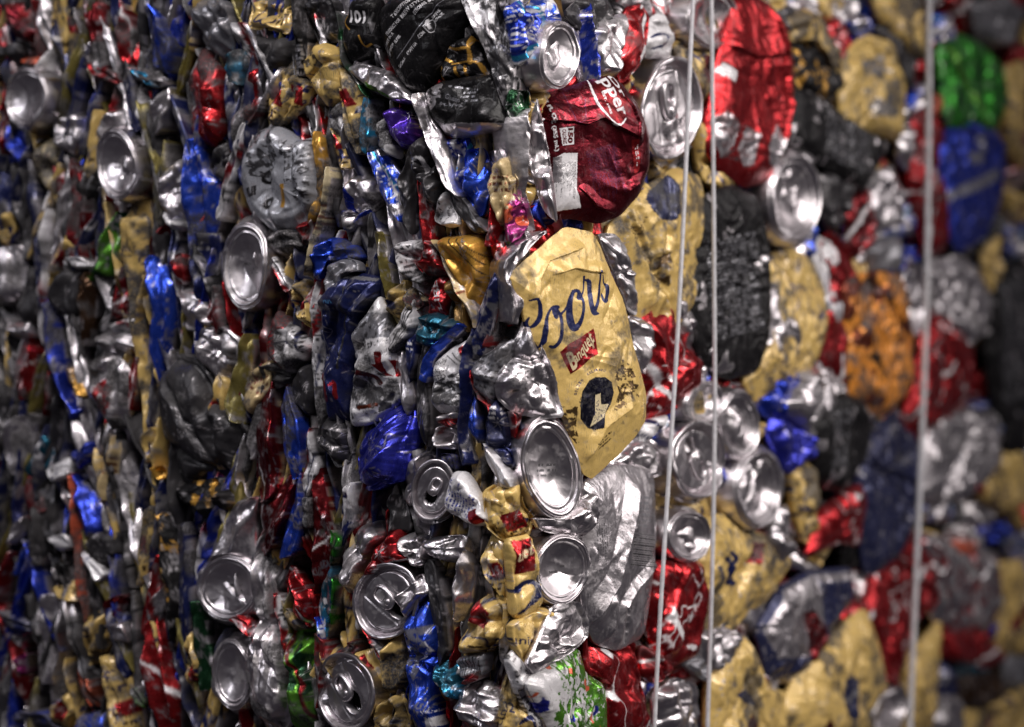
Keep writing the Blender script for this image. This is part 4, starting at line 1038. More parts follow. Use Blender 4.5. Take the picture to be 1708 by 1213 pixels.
C1 D bare 6 g=.12 depth=1.0 body=silver | 1095,545,150,165,0 | big polished silver base lm=the_big_polished_base
C1 S silver 5 T=10 g=.2 | 1005,395 1020,290 1100,145 1190,125 1195,415 1090,380 | fan of silver pleats
C1 D bare 7 g=.15 body=bare | 1115,960,97,180,-6 | polished silver oval base lm=the_polished_oval_base
C1 S red 7 T=5 g=0 | 1105,700 1150,665 1195,700 1195,775 | small red triangle
C1 S coral 3 T=6 | 328,55 352,68 402,560 392,665 368,520 | thin orange red line
C1 S coral 2 T=7 | 358,850 395,880 445,1080 425,1100 380,1000 | orange red sliver
C1 S blue 2 | 350,15 430,95 495,220 455,285 388,292 366,150 | blue pointed can lm=the_blue_pointed_can
C1 F char 2 T=11 crumple=.4 | 398,330 450,255 542,280 565,380 500,445 425,435 | dark smooth rounded can
C1 S white 4 T=5 g=.05 | 398,380 420,385 495,470 462,505 | curved white rim
C1 S white 3 T=6 g=.05 | 228,310 312,278 335,350 280,375 | bright white patch
C1 S golddirty 2 | 690,200 722,175 735,300 705,480 658,505 675,350 | slim gold fold
C1 S blackgold 3 g=.3 | 728,225 790,235 855,350 865,600 800,765 765,560 738,400 | black fold with gold specks lm=the_black_fold_with_gold_specks
C1 S navy 3 | 838,295 900,275 925,620 882,865 848,700 | long navy fold
C1 S silverred 2 | 698,605 782,545 772,640 720,765 | silver red pinched fold
C1 S red 3 g=.2 | 698,780 740,725 785,870 855,1050 825,1250 760,1250 698,950 | long red crooked fold lm=the_long_red_crooked_fold
C1 F gold 4 T=10 g=.4 | 868,880 910,735 955,900 945,980 878,1015 | gold dented can
C1 S dkgreen 3 g=.1 | 928,640 972,645 1005,1000 965,1005 | dark green slim fold
C1 F golddirty 1 T=9 g=.45 | 398,705 500,645 505,780 460,875 405,865 | dull gold can wall
C1 S golddirty 2 g=.35 | 478,900 560,920 645,960 645,1240 560,1240 505,1055 | broad dull gold fold lm=the_broad_dull_gold_fold
C1 S darkred 2 | 498,585 590,585 562,695 508,685 | small brownish red wedge
C1 S bare 2 g=.3 | 508,725 600,695 615,815 538,815 | blurred silver dent
C1 F golddirty 2 T=9 g=.4 | 248,1100 330,1035 355,1150 290,1230 235,1185 | gold rosette of creases
C1 S rust 2 | 338,1005 420,945 475,1110 398,1115 | reddish brown leaf
C1 S blue 1 | 88,1145 200,1125 275,1240 95,1240 | deep blue fold at the bottom edge
C1 S royal 2 | 378,1155 470,1125 495,1240 385,1240 | blue scrap at the bottom edge
C1 S navy 1 | -20,640 60,675 185,740 60,775 -20,735 | navy lying fold
C1 S golddirty 1 g=.5 | 268,525 350,495 375,600 298,605 | dim gold dent
C1 F silver 5 T=12 g=.5 crumple=1.3 | 1185,360 1275,350 1330,700 1390,950 1405,1130 1330,1240 1210,1200 1195,800 | long grimy silver can lm=the_long_grimy_silver_can
C1 F blackgold 2 T=12 g=.5 | 828,55 1050,10 1145,150 980,255 895,185 | blackened can with gold flecks
C1 S magenta 1 g=.3 | 65,885 120,865 105,955 | tiny magenta scrap
C1 S whitegreen 4 T=6 | 638,1030 665,1025 705,1080 692,1115 648,1100 | pale green scrap
C1 S bare 1 g=.4 | 190,590 255,585 262,690 215,745 | short grey glinting fold
C1 S char 1 g=.6 | 130,180 200,160 220,330 170,420 120,330 | sooty fold in dim shade
C1 S red 1 | 150,90 195,80 210,170 170,175 | small dim red spot
C1 S bare 2 g=.3 | 40,230 100,200 110,270 60,330 30,300 | dim silver glint
C1 S royal 1 T=5 | 60,470 105,350 120,365 85,475 | thin blue and white sliver
C1 S bare 1 g=.5 | 180,740 240,720 250,980 200,980 | dim long grey fold
C2 S maroon 5 g=.1 | 68,150 195,15 265,-20 235,200 185,320 105,362 | crinkled maroon can with red glints
C2 S royal 6 | 238,100 280,-10 302,220 272,352 188,372 210,210 | royal blue fold below
C2 S darkred 6 g=.05 | 328,50 370,10 422,200 445,350 402,475 338,535 328,300 | glossy dark red fold lm=the_glossy_dark_red_fold
C2 S white 7 T=6 | 288,118 340,125 332,245 285,235 | silver white chip
C2 F red 6 T=10 g=.2 | 188,520 220,435 262,520 322,560 342,700 300,735 218,645 | red can over a gold rim
C2 S gold 5 | 198,615 215,640 300,735 245,745 208,700 | gold rim below red
C2 S denim 5 g=.3 | 468,80 540,55 555,200 480,335 | navy silver grimy wall
C2 S aqua 6 | 378,540 440,455 445,640 402,765 358,645 | teal aqua fold
C2 F silver 6 T=10 g=.3 crumple=1.3 | 478,410 540,255 640,225 692,290 640,372 590,415 550,545 498,565 | crinkled silver white can
C2 F red 9 T=9 g=.05 id=redlip | 578,505 640,355 732,255 772,330 812,412 700,440 612,492 | bright red can tip lm=the_bright_red_can_tip
C2 L coral 9 g=.25 body=gold | 705,605,158,188,15 | silver lid with a red tab lm=the_silver_lid_with_a_red_tab
C2 F bare 11 T=8 g=.2 | 728,600 840,475 895,560 850,605 790,685 | folded silver flap
C2 F budlight 10 T=12 id=bluelow g=.25 res=.5 | 778,685 895,595 905,740 932,720 932,900 905,1000 945,1250 840,1250 790,1000 | tall blue can with silver print lm=the_tall_blue_can
C2 S char 7 g=.3 | 878,445 940,455 985,650 995,800 955,885 905,700 | dark grey tangled strip
C2 F gold 9 T=12 g=.2 | 1035,800 1150,555 1250,645 1245,780 1150,865 1030,875 | gold can with a raised ridge
C2 F gold 8 T=11 g=.25 | 1188,65 1290,30 1300,220 1255,335 1195,275 | gold can with a torn hole
C2 S gold 8 g=.25 | 1165,400 1230,325 1285,480 1250,565 1175,475 | gold can with tiny print
C2 S bare 7 T=9 g=.15 | 998,525 1070,385 1105,470 1092,600 1050,685 1008,645 | bright silver fold lm=the_bright_silver_fold
C2 L silver 9 g=.25 body=silver yaw=-.75 | 505,1045,140,195,-8 | silver lid with an intact tab lm=the_silver_lid_with_an_intact_tab
C2 F lime 5 T=12 g=.35 | 212,745 320,738 342,900 355,1250 245,1250 255,1000 | dark lime green can lm=the_dark_lime_can
C2 S red 6 | 348,780 412,825 405,900 362,1110 345,900 | upright red fold
C2 S redwhite 5 | 158,600 190,615 255,900 232,945 178,765 | narrow red and white edge
C2 F darkred 6 T=7 | 468,850 550,785 565,862 438,875 | dark red sliver over a lid
C2 S gold 6 | 558,870 650,845 695,960 662,1055 598,965 | bent gold wall
C2 F gold 7 T=10 g=.35 | 638,1105 750,1045 775,1250 638,1250 | gold can at the bottom edge
C2 F golddirty 6 T=10 g=.6 | 688,865 770,738 795,850 785,1000 718,1065 | smoky dark gold can
C2 S redwhite 9 T=6 | 588,735 640,775 705,865 642,885 | red strip with white print
C2 F aqua 7 T=9 g=.3 | 928,905 1000,875 1075,1050 1030,1085 958,1005 | dark teal can with aqua glints
C2 F greytext 9 T=8 g=.2 id=ribs | 1028,885 1168,852 1152,965 1060,985 | ribbed grey silver scrap
C2 S red 10 T=5 | 1068,985 1135,945 1132,990 1078,1010 | small red stripe
C2 F silver 8 T=11 g=.15 crumple=1.3 | 1045,1045 1100,995 1180,1015 1255,1150 1195,1250 1040,1160 | bright silver crumple
C2 F gold 6 T=8 | 1065,1140 1130,1115 1145,1250 1035,1250 | gold corner at the bottom edge
C2 F silver 5 T=10 g=.5 crumple=1.2 | 768,285 880,295 905,430 828,455 | dusty dark silver crumple
C2 F silver 5 T=9 g=.3 | 878,310 1080,285 1095,400 1000,425 895,385 | grey silver dented can
C2 L silver 9 g=.2 body=silver yaw=-.3 | 930,70,105,150,10 | silver lid with a ring
C2 F whitetext 12 id=bluetxt T=7 g=.05 res=.45 | 978,85 1010,-10 1062,-10 1150,150 1175,225 1110,245 975,165 | white scrap with dense blue print lm=the_white_scrap_with_blue_print
C2 F bare 6 T=9 g=.3 | 770,-30 830,-100 890,-110 850,60 800,150 765,80 | curled silver lid edge
C2 S bluesilver 5 | 360,690 400,760 410,830 365,800 | blue sliver beside green
C2 S char 5 g=.4 | 700,100 760,60 800,250 750,280 690,270 | smoky grey fold
C3 F gold 8 T=11 g=.3 | 28,85 212,5 215,150 275,210 242,305 150,325 98,300 38,245 | gold can with a puncture
C3 S gold 6 g=.35 | 0,400 50,305 112,340 132,560 90,625 78,500 | gold fold with a dark mouth
C3 F coors2 9 T=10 id=banner g=.15 | 160,320 268,295 300,470 308,640 190,690 178,480 | gold can with a red banner lm=the_gold_can_with_a_red_banner
C3 D bare 10 g=.12 body=silver yaw=.7 | 402,455,140,178,12 | tilted silver base lm=the_tilted_silver_base
C3 F bare 9 T=10 g=.2 crumple=1.2 | 300,205 420,215 560,60 565,200 545,290 460,300 330,260 | rumpled silver skirt
C3 F silver 10 T=15 id=barcode g=.15 crumple=.4 wear=.3 cave=.05 res=.5 folds=0 | 543,60 600,20 700,-30 862,-10 862,400 832,650 812,760 700,824 600,792 548,700 533,560 543,300 | long flattened silver can with a barcode lm=the_long_silver_can_with_a_barcode
C3 F coke 7 T=13 g=.05 | 872,430 1060,418 1094,560 1084,720 1052,870 980,912 888,872 852,640 | rounded red can between the wires lm=the_red_can_between_the_wires
C3 D bare 9 g=.05 body=bare | 1012,295,108,130,0 | silver base with one big highlight
C3 F coke 6 T=12 g=.08 | 543,770 640,828 780,808 792,950 842,1250 640,1250 600,1000 543,950 | red can with white curves lm=the_red_can_with_white_curves
C3 F red 6 T=9 | 798,822 860,850 942,930 872,1005 798,955 | small red can behind the wire
C3 F gold 6 T=15 id=squig g=.12 | 1105,240 1200,205 1255,240 1355,285 1460,310 1525,420 1405,600 1325,650 1250,745 1150,755 1105,600 1066,480 | broad gold can with navy squiggles lm=the_broad_gold_can_with_navy_squiggles
C3 F gold 8 T=9 g=.2 id=unin | 182,720 310,645 365,640 300,800 252,945 188,800 | gold can with dark letters
C3 F silver 11 T=9 g=.3 crumple=1.2 | 268,900 370,650 410,612 500,620 548,720 542,785 430,872 300,950 | triangular silver lid piece
C3 F whitegreen 9 T=10 g=.1 | 290,962 430,870 520,848 545,960 622,1010 630,1250 370,1250 262,1015 | white can splashed with green lm=the_white_can_splashed_with_green
C3 F whitetext 8 T=7 g=.1 | 148,892 190,848 242,930 262,1020 335,1250 288,1250 198,1042 | white strip with black scribbles
C3 F gold 7 T=10 g=.25 id=bluetail | 118,1065 160,945 222,1030 295,1250 112,1250 | gold can with a blue tail
C3 S bare 7 T=9 | 88,765 180,645 185,800 122,902 95,865 | folded silver sliver beside gold
C3 F silver 6 T=12 g=.15 crumple=1.2 | 868,1055 960,985 1052,1010 1085,1250 880,1250 | glinting silver can at the bottom edge
C3 F silver 6 T=11 g=.15 | 1088,765 1200,738 1285,780 1242,905 1150,965 1098,885 | pinkish silver can
C3 F grey 5 T=9 | 1005,905 1090,868 1155,960 1100,995 | small grey can
C4 F gold 7 T=14 id=navyhole g=.12 | -5,1010 60,860 150,792 212,900 235,1020 335,1040 335,1250 -5,1250 | gold can with a dark navy dent
C4 F gold 8 T=15 id=oval g=.1 | 355,1140 440,940 620,760 722,675 785,850 815,1000 740,1250 395,1250 | large gold can with a navy oval lm=the_large_gold_can_with_a_navy_oval
C4 F slate 5 T=14 id=greyred g=.15 | 238,745 330,560 480,480 642,468 665,600 520,800 450,945 288,965 | grey can with navy and red blocks lm=the_grey_can_with_navy_and_red
C4 F coke 6 T=11 | 458,385 520,175 690,55 725,120 692,335 620,312 | torn red can with a white smear lm=the_torn_red_can
C4 F coke 7 T=14 | 742,685 788,500 850,355 952,298 1052,480 1042,625 960,685 912,785 862,985 800,835 | tall red can crossed by the far wire lm=the_red_can_crossed_by_the_far_wire
C4 F golddirty 5 T=12 g=.2 | 928,905 1090,728 1085,900 1035,1250 928,1250 | dim gold can right of a wire
C4 F dietcoke 4 T=14 g=.25 crumple=1.2 | 1000,305 1150,340 1352,400 1385,650 1300,755 1130,785 1058,650 | big pale grey can with faint red marks
C4 F red 6 T=12 | 1105,765 1290,755 1395,880 1280,925 1118,885 | wide red can
C4 F golddirty 5 T=13 g=.3 | 1368,450 1490,430 1490,860 1358,822 | olive can wall at the edge
C4 F navy 4 T=9 | 1078,885 1142,950 1155,1045 1058,1065 | navy wedge
C4 F brown 4 T=10 | 1180,965 1330,930 1400,1010 1350,1115 1200,1105 | brown blurred can in the lower corner
C4 F silver 5 T=11 g=.3 | 1035,1065 1180,1080 1195,1240 1055,1250 | silver can with a soft glint at the bottom edge
C4 F golddirty 4 T=11 g=.5 | 1330,1105 1490,1020 1490,1250 1190,1250 1210,1115 | dusky gold can in the lower corner
C4 F grey 4 T=10 | 1385,875 1490,865 1490,1030 1395,1005 | dim grey can at the edge
C4 F teal 4 T=9 g=.5 | 1148,915 1280,925 1320,940 1180,985 1155,970 | dusky grey green scrap
C4 D bare 7 g=.1 body=bare | 830,1130,80,140,20 | silver base at the bottom edge
C4 F bare 9 T=11 g=.05 | 268,320 300,165 352,150 365,205 332,300 375,330 312,425 | bright silver scrap with white glare
C4 F coral 4 T=7 | 1138,322 1240,318 1232,435 1188,455 | small orange red can
'''

DECALS.update({
 'coors': [
  ('K1', [('stroke', 'navy', [(130, 715), (165, 705), (195, 760), (200, 850), (170, 920), (140, 940), (122, 900), (135, 860)], [15, 24, 31, 36, 31, 17, 22, 12]),
          ('stroke', 'navy', [(110, 930), (130, 990), (160, 1050), (205, 1110), (235, 1150)], [19, 29, 26, 24, 9]),
          ('stroke', 'navy', [(335, 850), (325, 795), (345, 770), (300, 775), (258, 850), (245, 960), (240, 1060), (222, 1110)], [41, 53, 31, 19, 26, 43, 41, 15]),
          ('stroke', 'navy', [(340, 785), (372, 850), (375, 950), (365, 1040), (320, 1105), (290, 1100)], [19, 26, 29, 36, 31, 19]),
          ('stroke', 'navy', [(370, 830), (400, 800), (425, 750)], [26, 17, 12]),
          ('stroke', 'navy', [(520, 690), (515, 640), (475, 640), (445, 710), (438, 800), (450, 900), (480, 950), (520, 910), (545, 830), (550, 740), (535, 680), (505, 640)], [46, 29, 31, 41, 53, 63, 55, 36, 24, 22, 26, 17]),
          ('stroke', 'navy', [(535, 680), (560, 620), (560, 515)], [22, 12, 19]),
          ('stroke', 'navy', [(562, 540), (605, 560), (612, 650), (615, 740), (640, 815), (680, 825)], [12, 36, 41, 41, 48, 9]),
          ('stroke', 'navy', [(645, 800), (690, 680), (698, 560), (698, 465)], [31, 26, 17, 15]),
          ('stroke', 'navy', [(725, 500), (740, 570), (775, 600), (770, 690), (740, 720), (720, 660)], [9, 15, 39, 41, 31, 15])]),
  ('K2', [('poly', 'red', [(368, 138), (440, 65), (520, 20), (630, -60), (645, 0), (668, 155), (610, 185), (560, 245), (462, 325)]),
          ('text', 'cream', 'B', (475, 300), (520, 262), (-62, -150), .03), ('text', 'cream', 'anq', (505, 268), (582, 178), (-38, -88), .02), ('text', 'cream', 'uet', (575, 150), (642, 48), (-42, -92), .02),
          ('poly', 'ink', [(535, 560), (545, 470), (600, 380), (650, 350), (730, 350), (785, 390), (805, 480), (785, 570), (735, 660), (715, 780), (650, 795), (600, 780), (545, 700)]),
          ('mottle', 'char', [(525, 560), (545, 470), (600, 380), (650, 350), (730, 350), (785, 390), (805, 480), (785, 570), (735, 660), (640, 700), (560, 700)], 14, .12),
          ('poly', 'cream', [(650, 500), (690, 485), (700, 580), (765, 575), (720, 690), (660, 740), (615, 770), (650, 650)]),
          ('mottle', 'navy', [(650, 560), (690, 540), (700, 600), (765, 585), (720, 690), (660, 740), (630, 760)], 9, .22)] +
         [('text', 'navy', c, (x - 8.5 * math.cos(a), y + 8.5 * math.sin(a)), (x + 8.5 * math.cos(a), y - 8.5 * math.sin(a)), (-21 * math.sin(a), -21 * math.cos(a)), .05) for c, x, y, a in
          (('G', 507, 495, 1.35), ('O', 510, 472, 1.3), ('L', 517, 448, 1.2), ('D', 526, 425, 1.1), ('E', 539, 402, 1.0), ('N', 553, 383, .9), ('C', 598, 333, .6), ('O', 615, 321, .5), ('L', 632, 311, .4), ('O', 650, 304, .25), ('R', 668, 299, .15), ('A', 687, 298, 0), ('D', 705, 301, -.15), ('O', 722, 306, -.3))] +
         [('rows', 'brown', (650, 920), (860, 740), (40, 60), 3, 5), ('mottle', 'brown', [(800, 330), (880, 200), (960, 250), (1030, 420), (1040, 520), (960, 545), (930, 480), (900, 620), (800, 640), (850, 480)], 26, .02),
          ('mottle', 'brown', [(390, 600), (520, 600), (530, 800), (570, 960), (480, 820)], 22, .0)])],
 'drp': [('K3', [('poly', 'white', [(288, 690), (345, 655), (445, 655), (440, 930), (485, 1065), (310, 1090), (285, 900)]), ('poly', 'bare', [(280, 685), (335, 675), (335, 870), (285, 880)]),
                 ('rows', 'char', (310, 720), (300, 1010), (125, 0), 14, 3), ('poly', 'white', [(308, 470), (410, 458), (418, 590), (335, 600)]), ('text', 'darkred', '150', (368, 470), (372, 585), (38, -2), .05),
                 ('text', 'darkred', 'CALORIES', (325, 480), (338, 590), (30, -2), .03), ('text', 'white', '12 FL OZ (355 mL)', (218, 238), (285, 650), (32, -12), .05),
                 ('stroke', 'white', [(578, 95), (575, 200), (600, 310), (645, 375)], [8, 18, 16, 18]), ('stroke', 'white', [(645, 380), (720, 450), (790, 400)], [10, 14, 10]),
                 ('poly', 'darkred', [(600, 110), (700, 65), (800, 100), (850, 280), (740, 440), (650, 370), (610, 280)]),
                 ('text', 'white', 'pper', (618, 112), (716, 400), (92, -34), .02), ('text', 'white', 'Dr', (722, 72), (790, 245), (46, -18), .02), ('text', 'white', 'EST. 1885', (632, 195), (668, 370), (18, -6), .03),
                 ('poly', 'red', [(835, 560), (890, 555), (915, 650), (925, 780), (885, 820), (860, 680)]), ('rows', 'white', (865, 600), (900, 800), (32, -8), 2, 6),
                 ('rows', 'plum', (500, 640), (600, 1060), (230, -60), 22, 3), ('stroke', 'plum', [(712, 580), (735, 800), (740, 960)], [5, 4, 4]), ('stroke', 'plum', [(370, 190), (400, 370), (420, 420), (480, 410), (510, 250)], [4, 5, 4, 4, 4])])],
 'oneoone': [('A2', [('text', 'white', '101', (540, 112), (612, 118), (0, -62), .03), ('stroke', 'ochre', [(520, 60), (515, 110), (540, 145)], [5, 4, 5]), ('stroke', 'ochre', [(590, 175), (610, 225), (640, 215)], [8, 6, 6]), ('text', 'grey', 'R', (648, 243), (662, 243), (0, -28), .02)])],
 'blacktxt': [('K4', [('text', 'white', 'T EXCEPTIONALLY', (405, 165), (620, -60), (-22, -26), .02), ('text', 'white', 'BREW STYLE BY', (490, 165), (690, -45), (-22, -26), .01), ('text', 'white', 'STRONG, BOLD', (600, 140), (760, -40), (-22, -28), .03),
                      ('text', 'white', 'PRODUCT FOR', (350, 305), (478, 178), (-20, -22)), ('text', 'white', 'FIRST IN A', (322, 395), (410, 290), (-18, -20)), ('text', 'white', 'ED WITH', (355, 478), (408, 380), (-20, -18)), ('text', 'white', 'SUPER', (425, 372), (470, 310), (-20, -18)),
                      ('stroke', 'grey', [(430, 500), (600, 270), (810, 0)], [5, 7, 5]), ('text', 'white', 'CRAFT NA', (530, 470), (612, 375), (-20, -20)), ('text', 'white', '.COM', (628, 335), (680, 285), (-22, -22), .02),
                      ('stroke', 'white', [(665, 225), (725, 172), (762, 218), (718, 280), (665, 225)], [6, 6, 6, 6, 6]), ('text', 'white', 'f', (700, 262), (738, 232), (-38, -70), .06), ('text', 'white', 'LIKE US', (742, 165), (805, 95), (-18, -18)), ('text', 'white', 'ATTACK', (760, 200), (830, 125), (-16, -16)),
                      ('text', 'white', 'GRON A', (452, 580), (510, 500), (-18, -16)), ('rows', 'char', (285, 230), (420, 90), (-40, -40), 2, 6)])],
 'blackround': [('A2', [('rows', 'grey', (1000, 425), (1190, 445), (-3, -18), 1, 6), ('text', 'grey', 'Gluten', (1012, 480), (1075, 500), (4, -26)), ('text', 'grey', 'Alc. by vol.', (985, 520), (1090, 525), (3, -26)), ('rows', 'grey', (1080, 500), (1180, 490), (-3, -60), 3, 5), ('poly', 'bare', [(900, 560), (985, 600), (1240, 590), (1250, 620), (1100, 660), (960, 660)]), ('mottle', 'bare', [(880, 440), (985, 400), (1000, 480), (900, 570)], 26, .05)])],
 'goldbars': [('A2', [('stroke', 'ochre', [(995, 225), (1050, 240), (1110, 232)], [12, 10, 12]), ('stroke', 'ochre', [(965, 270), (1025, 300)], [14, 10]), ('stroke', 'ochre', [(1105, 170), (1110, 230), (1112, 300)], [26, 8, 22]), ('stroke', 'ochre', [(1030, 310), (1090, 300), (1145, 305), (1175, 380)], [8, 8, 12, 22]), ('stroke', 'ochre', [(960, 320), (985, 335)], [24, 8]), ('stroke', 'ochre', [(1045, 325), (1055, 370)], [10, 14]), ('stroke', 'ochre', [(1085, 320), (1090, 365)], [12, 12]), ('stroke', 'ochre', [(965, 345), (975, 380)], [16, 16])])],
 'goldtext': [('A2', [('rows', 'navy', (300, 345), (385, 360), (-10, 50), 4, 6), ('mottle', 'char', [(300, 265), (380, 250), (420, 330), (400, 350), (320, 320)], 20, .0), ('stroke', 'navy', [(370, 470), (400, 520), (440, 480)], [16, 18, 10])])],
 'bluec': [('A2', [('stroke', 'navy', [(480, 490), (420, 520), (425, 560), (490, 550)], [14, 16, 18, 14])])],
 'coug': [('A2', [('text', 'black', 'C', (95, 900), (165, 880), (8, -75), .03), ('text', 'black', 'o', (105, 1020), (160, 1000), (5, -65), .05), ('text', 'char', 'u', (30, 960), (80, 940), (5, -50), .05), ('poly', 'ochre', [(212, 888), (236, 888), (222, 1000), (202, 1000)]), ('mottle', 'char', [(40, 640), (160, 610), (200, 760), (150, 860), (60, 850)], 22, .02), ('mottle', 'char', [(205, 680), (335, 670), (345, 960), (300, 1010), (240, 900)], 14, .08)])],
 'swoosh': [('A2', [('stroke', 'lime', [(600, 395), (640, 425), (690, 450), (720, 470)], [6, 26, 18, 6]), ('stroke', 'dkgreen', [(490, 340), (540, 385), (620, 430)], [20, 30, 12]), ('mottle', 'char', [(560, 310), (690, 340), (760, 400), (640, 380)], 30, .05)])],
 'whitepatch': [('A2', [('poly', 'white', [(1080, 10), (1215, -10), (1220, 115), (1130, 125)]), ('mottle', 'char', [(1080, 10), (1215, -10), (1220, 50), (1090, 40)], 16, .05), ('rows', 'grey', (1222, 245), (1230, 20), (55, 0), 5, 4)])],
 'purp': [('A2', [('text', 'white', 'WI', (775, 580), (825, 560), (8, -40), .03)])],
 'darkt': [('A2', [('stroke', 'white', [(850, 775), (890, 765), (895, 830)], [14, 16, 14])])],
 'quality': [('A2', [('text', 'black', 'uality she', (955, 1085), (985, 940), (-18, -8), .01), ('text', 'black', '/ginal Ho', (990, 1085), (1015, 985), (-18, -5), .01)])],
 'greyblue': [('A2', [('poly', 'blue', [(515, 905), (525, 895), (555, 960), (540, 1030), (510, 1000)]), ('poly', 'blue', [(530, 1065), (620, 1005), (625, 1020), (540, 1080)])])],
 'navyc': [('A3', [('stroke', 'navy', [(820, 180), (860, 165), (910, 175), (880, 215), (830, 235)], [10, 14, 12, 14, 10])])],
 'navyoval': [('A3', [('poly', 'slate', [(815, 960), (835, 920), (930, 840), (955, 900), (950, 1020), (910, 1065), (860, 1060), (825, 1010)]), ('rows', 'brown', (730, 1140), (770, 1010), (50, 20), 4, 5), ('stroke', 'navy', [(1010, 830), (1060, 800), (1095, 870)], [14, 12, 14])]), ('B3', [('mottle', 'brown', [(840, 90), (900, 50), (950, 130), (900, 220), (850, 190)], 40, -.05)])],
 'redbig': [('A4', [('poly', 'bare', [(-10, 560), (25, 535), (90, 600), (60, 700), (20, 760), (-15, 680)]), ('poly', 'bare', [(80, 720), (120, 610), (180, 650), (150, 800), (110, 800)]), ('poly', 'bare', [(215, 700), (255, 600), (310, 730), (270, 810), (225, 790)]), ('poly', 'white', [(320, 540), (365, 440), (370, 540), (340, 600)]), ('poly', 'white', [(0, 340), (30, 300), (80, 345), (60, 400)]), ('mottle', 'char', [(-10, 560), (25, 535), (180, 650), (150, 800), (20, 760)], 16, .1)])],
 'greysplotch': [('A4', [('mottle', 'grey', [(680, 300), (800, 260), (840, 400), (840, 560), (720, 560)], 50, .0)])],
 'silverband': [('A4', [('mottle', 'grey', [(1110, 920), (1330, 810), (1345, 870), (1120, 970)], 60, -.35), ('mottle', 'grey', [(1190, 660), (1270, 650), (1265, 790), (1200, 790)], 90, -.3)])],
 'redoval': [('B1', [('poly', 'red', [(485, 750), (490, 690), (520, 670), (545, 720), (545, 800), (520, 850), (490, 820)]), ('stroke', 'white', [(505, 770), (512, 740), (520, 770)], [6, 8, 6]), ('stroke', 'white', [(505, 820), (515, 800)], [9, 9])])],
 'datecode': [('B1', [('text', 'darkred', '16:32M', (1180, 712), (1275, 668), (-6, -26), .01)])],
 'rwtext': [('B2', [('poly', 'white', [(170, 440), (240, 420), (290, 560), (210, 640), (170, 560)]), ('rows', 'char', (190, 610), (280, 540), (-30, -60), 4, 6), ('stroke', 'navy', [(170, 500), (230, 490), (265, 520)], [6, 8, 5])])],
 'navytall': [('B2', [('text', 'grey', 'family co', (395, 345), (500, 345), (0, -22), .01), ('text', 'sky', 'run', (440, 308), (482, 308), (0, -16), .01), ('stroke', 'red', [(420, 650), (432, 740), (418, 770)], [16, 14, 20]), ('stroke', 'red', [(455, 700), (475, 690), (480, 760)], [14, 14, 16]), ('poly', 'grey', [(495, 165), (640, 185), (640, 200), (490, 185)]), ('stroke', 'char', [(520, 230), (520, 360), (490, 620)], [10, 8, 8])])],
 'whitered': [('B2', [('poly', 'grey', [(540, 350), (700, 350), (710, 470), (560, 500)]), ('poly', 'white', [(570, 520), (600, 480), (700, 470), (745, 700), (650, 600), (580, 580)]), ('poly', 'red', [(640, 600), (665, 600), (668, 540), (695, 540), (700, 640), (730, 660), (720, 580), (740, 580), (745, 660), (690, 655)]), ('mottle', 'char', [(500, 560), (640, 620), (745, 690), (700, 810), (510, 890)], 40, -.15), ('stroke', 'red', [(545, 625), (555, 640)], [22, 20]), ('stroke', 'darkred', [(590, 640), (640, 660), (660, 690)], [26, 20, 24]), ('stroke', 'rust', [(560, 810), (640, 795)], [20, 18]), ('mottle', 'char', [(560, 400), (700, 380), (710, 500), (570, 540)], 18, .1)])],
 'libe': [('B2', [('text', 'white', 'LIBE', (968, 335), (945, 190), (-20, 3), .01)])],
 'yellow': [('B2', [('stroke', 'black', [(1015, -10), (1080, 70), (1150, 165)], [5, 6, 5]), ('stroke', 'black', [(1045, -10), (1100, 50), (1150, 120)], [5, 6, 5]), ('stroke', 'black', [(1075, -10), (1150, 80)], [5, 5])])],
 'stripes': [('B2', [('stroke', 'char', [(735, 530), (760, 440), (800, 330)], [5, 5, 5]), ('stroke', 'char', [(755, 520), (775, 440), (812, 330)], [5, 5, 5]), ('stroke', 'char', [(775, 500), (795, 430), (822, 340)], [5, 5, 5])])],
 'oudly': [('B2', [('text', 'char', 'oudly', (955, 615), (1000, 600), (0, -34), .01), ('text', 'char', 'e broad', (945, 650), (1008, 632), (0, -28), .01), ('text', 'char', 'EST-O', (945, 680), (1000, 668), (0, -22), .01), ('mottle', 'char', [(945, 690), (1075, 620), (1080, 740), (1040, 800), (940, 790)], 16, -.12), ('stroke', 'char', [(1000, 560), (1045, 600)], [5, 5]), ('stroke', 'char', [(1020, 545), (1060, 590)], [5, 5]), ('poly', 'red', [(1042, 520), (1078, 505), (1078, 540), (1060, 560)])])],
 'navystripe': [('B3', [('stroke', 'navy', [(825, 870), (880, 915)], [24, 20]), ('stroke', 'navy', [(800, 945), (840, 965)], [16, 14])])],
 'bluelow': [('C2', [('poly', 'royal', [(775, 690), (895, 590), (900, 730), (800, 745)]), ('mottle', 'grey', [(790, 745), (920, 720), (925, 800), (830, 1000), (800, 980)], 30, -.1), ('text', 'white', 'Dail', (880, 890), (925, 850), (-8, -26), .02), ('stroke', 'white', [(850, 890), (915, 850), (905, 800)], [5, 6, 5]), ('rows', 'grey', (850, 1150), (900, 980), (60, 20), 4, 5), ('text', 'white', 'Ounce', (890, 1145), (930, 1145), (0, -18), .01), ('poly', 'white', [(895, 1170), (970, 1160), (970, 1215), (895, 1215)])])],
 'ribs': [('C2', [('stroke', 'black', [(1040 + 14 * k, 890 - 3 * k), (1068 + 9 * k, 975 - 2 * k)], [4, 4]) for k in range(9)])],
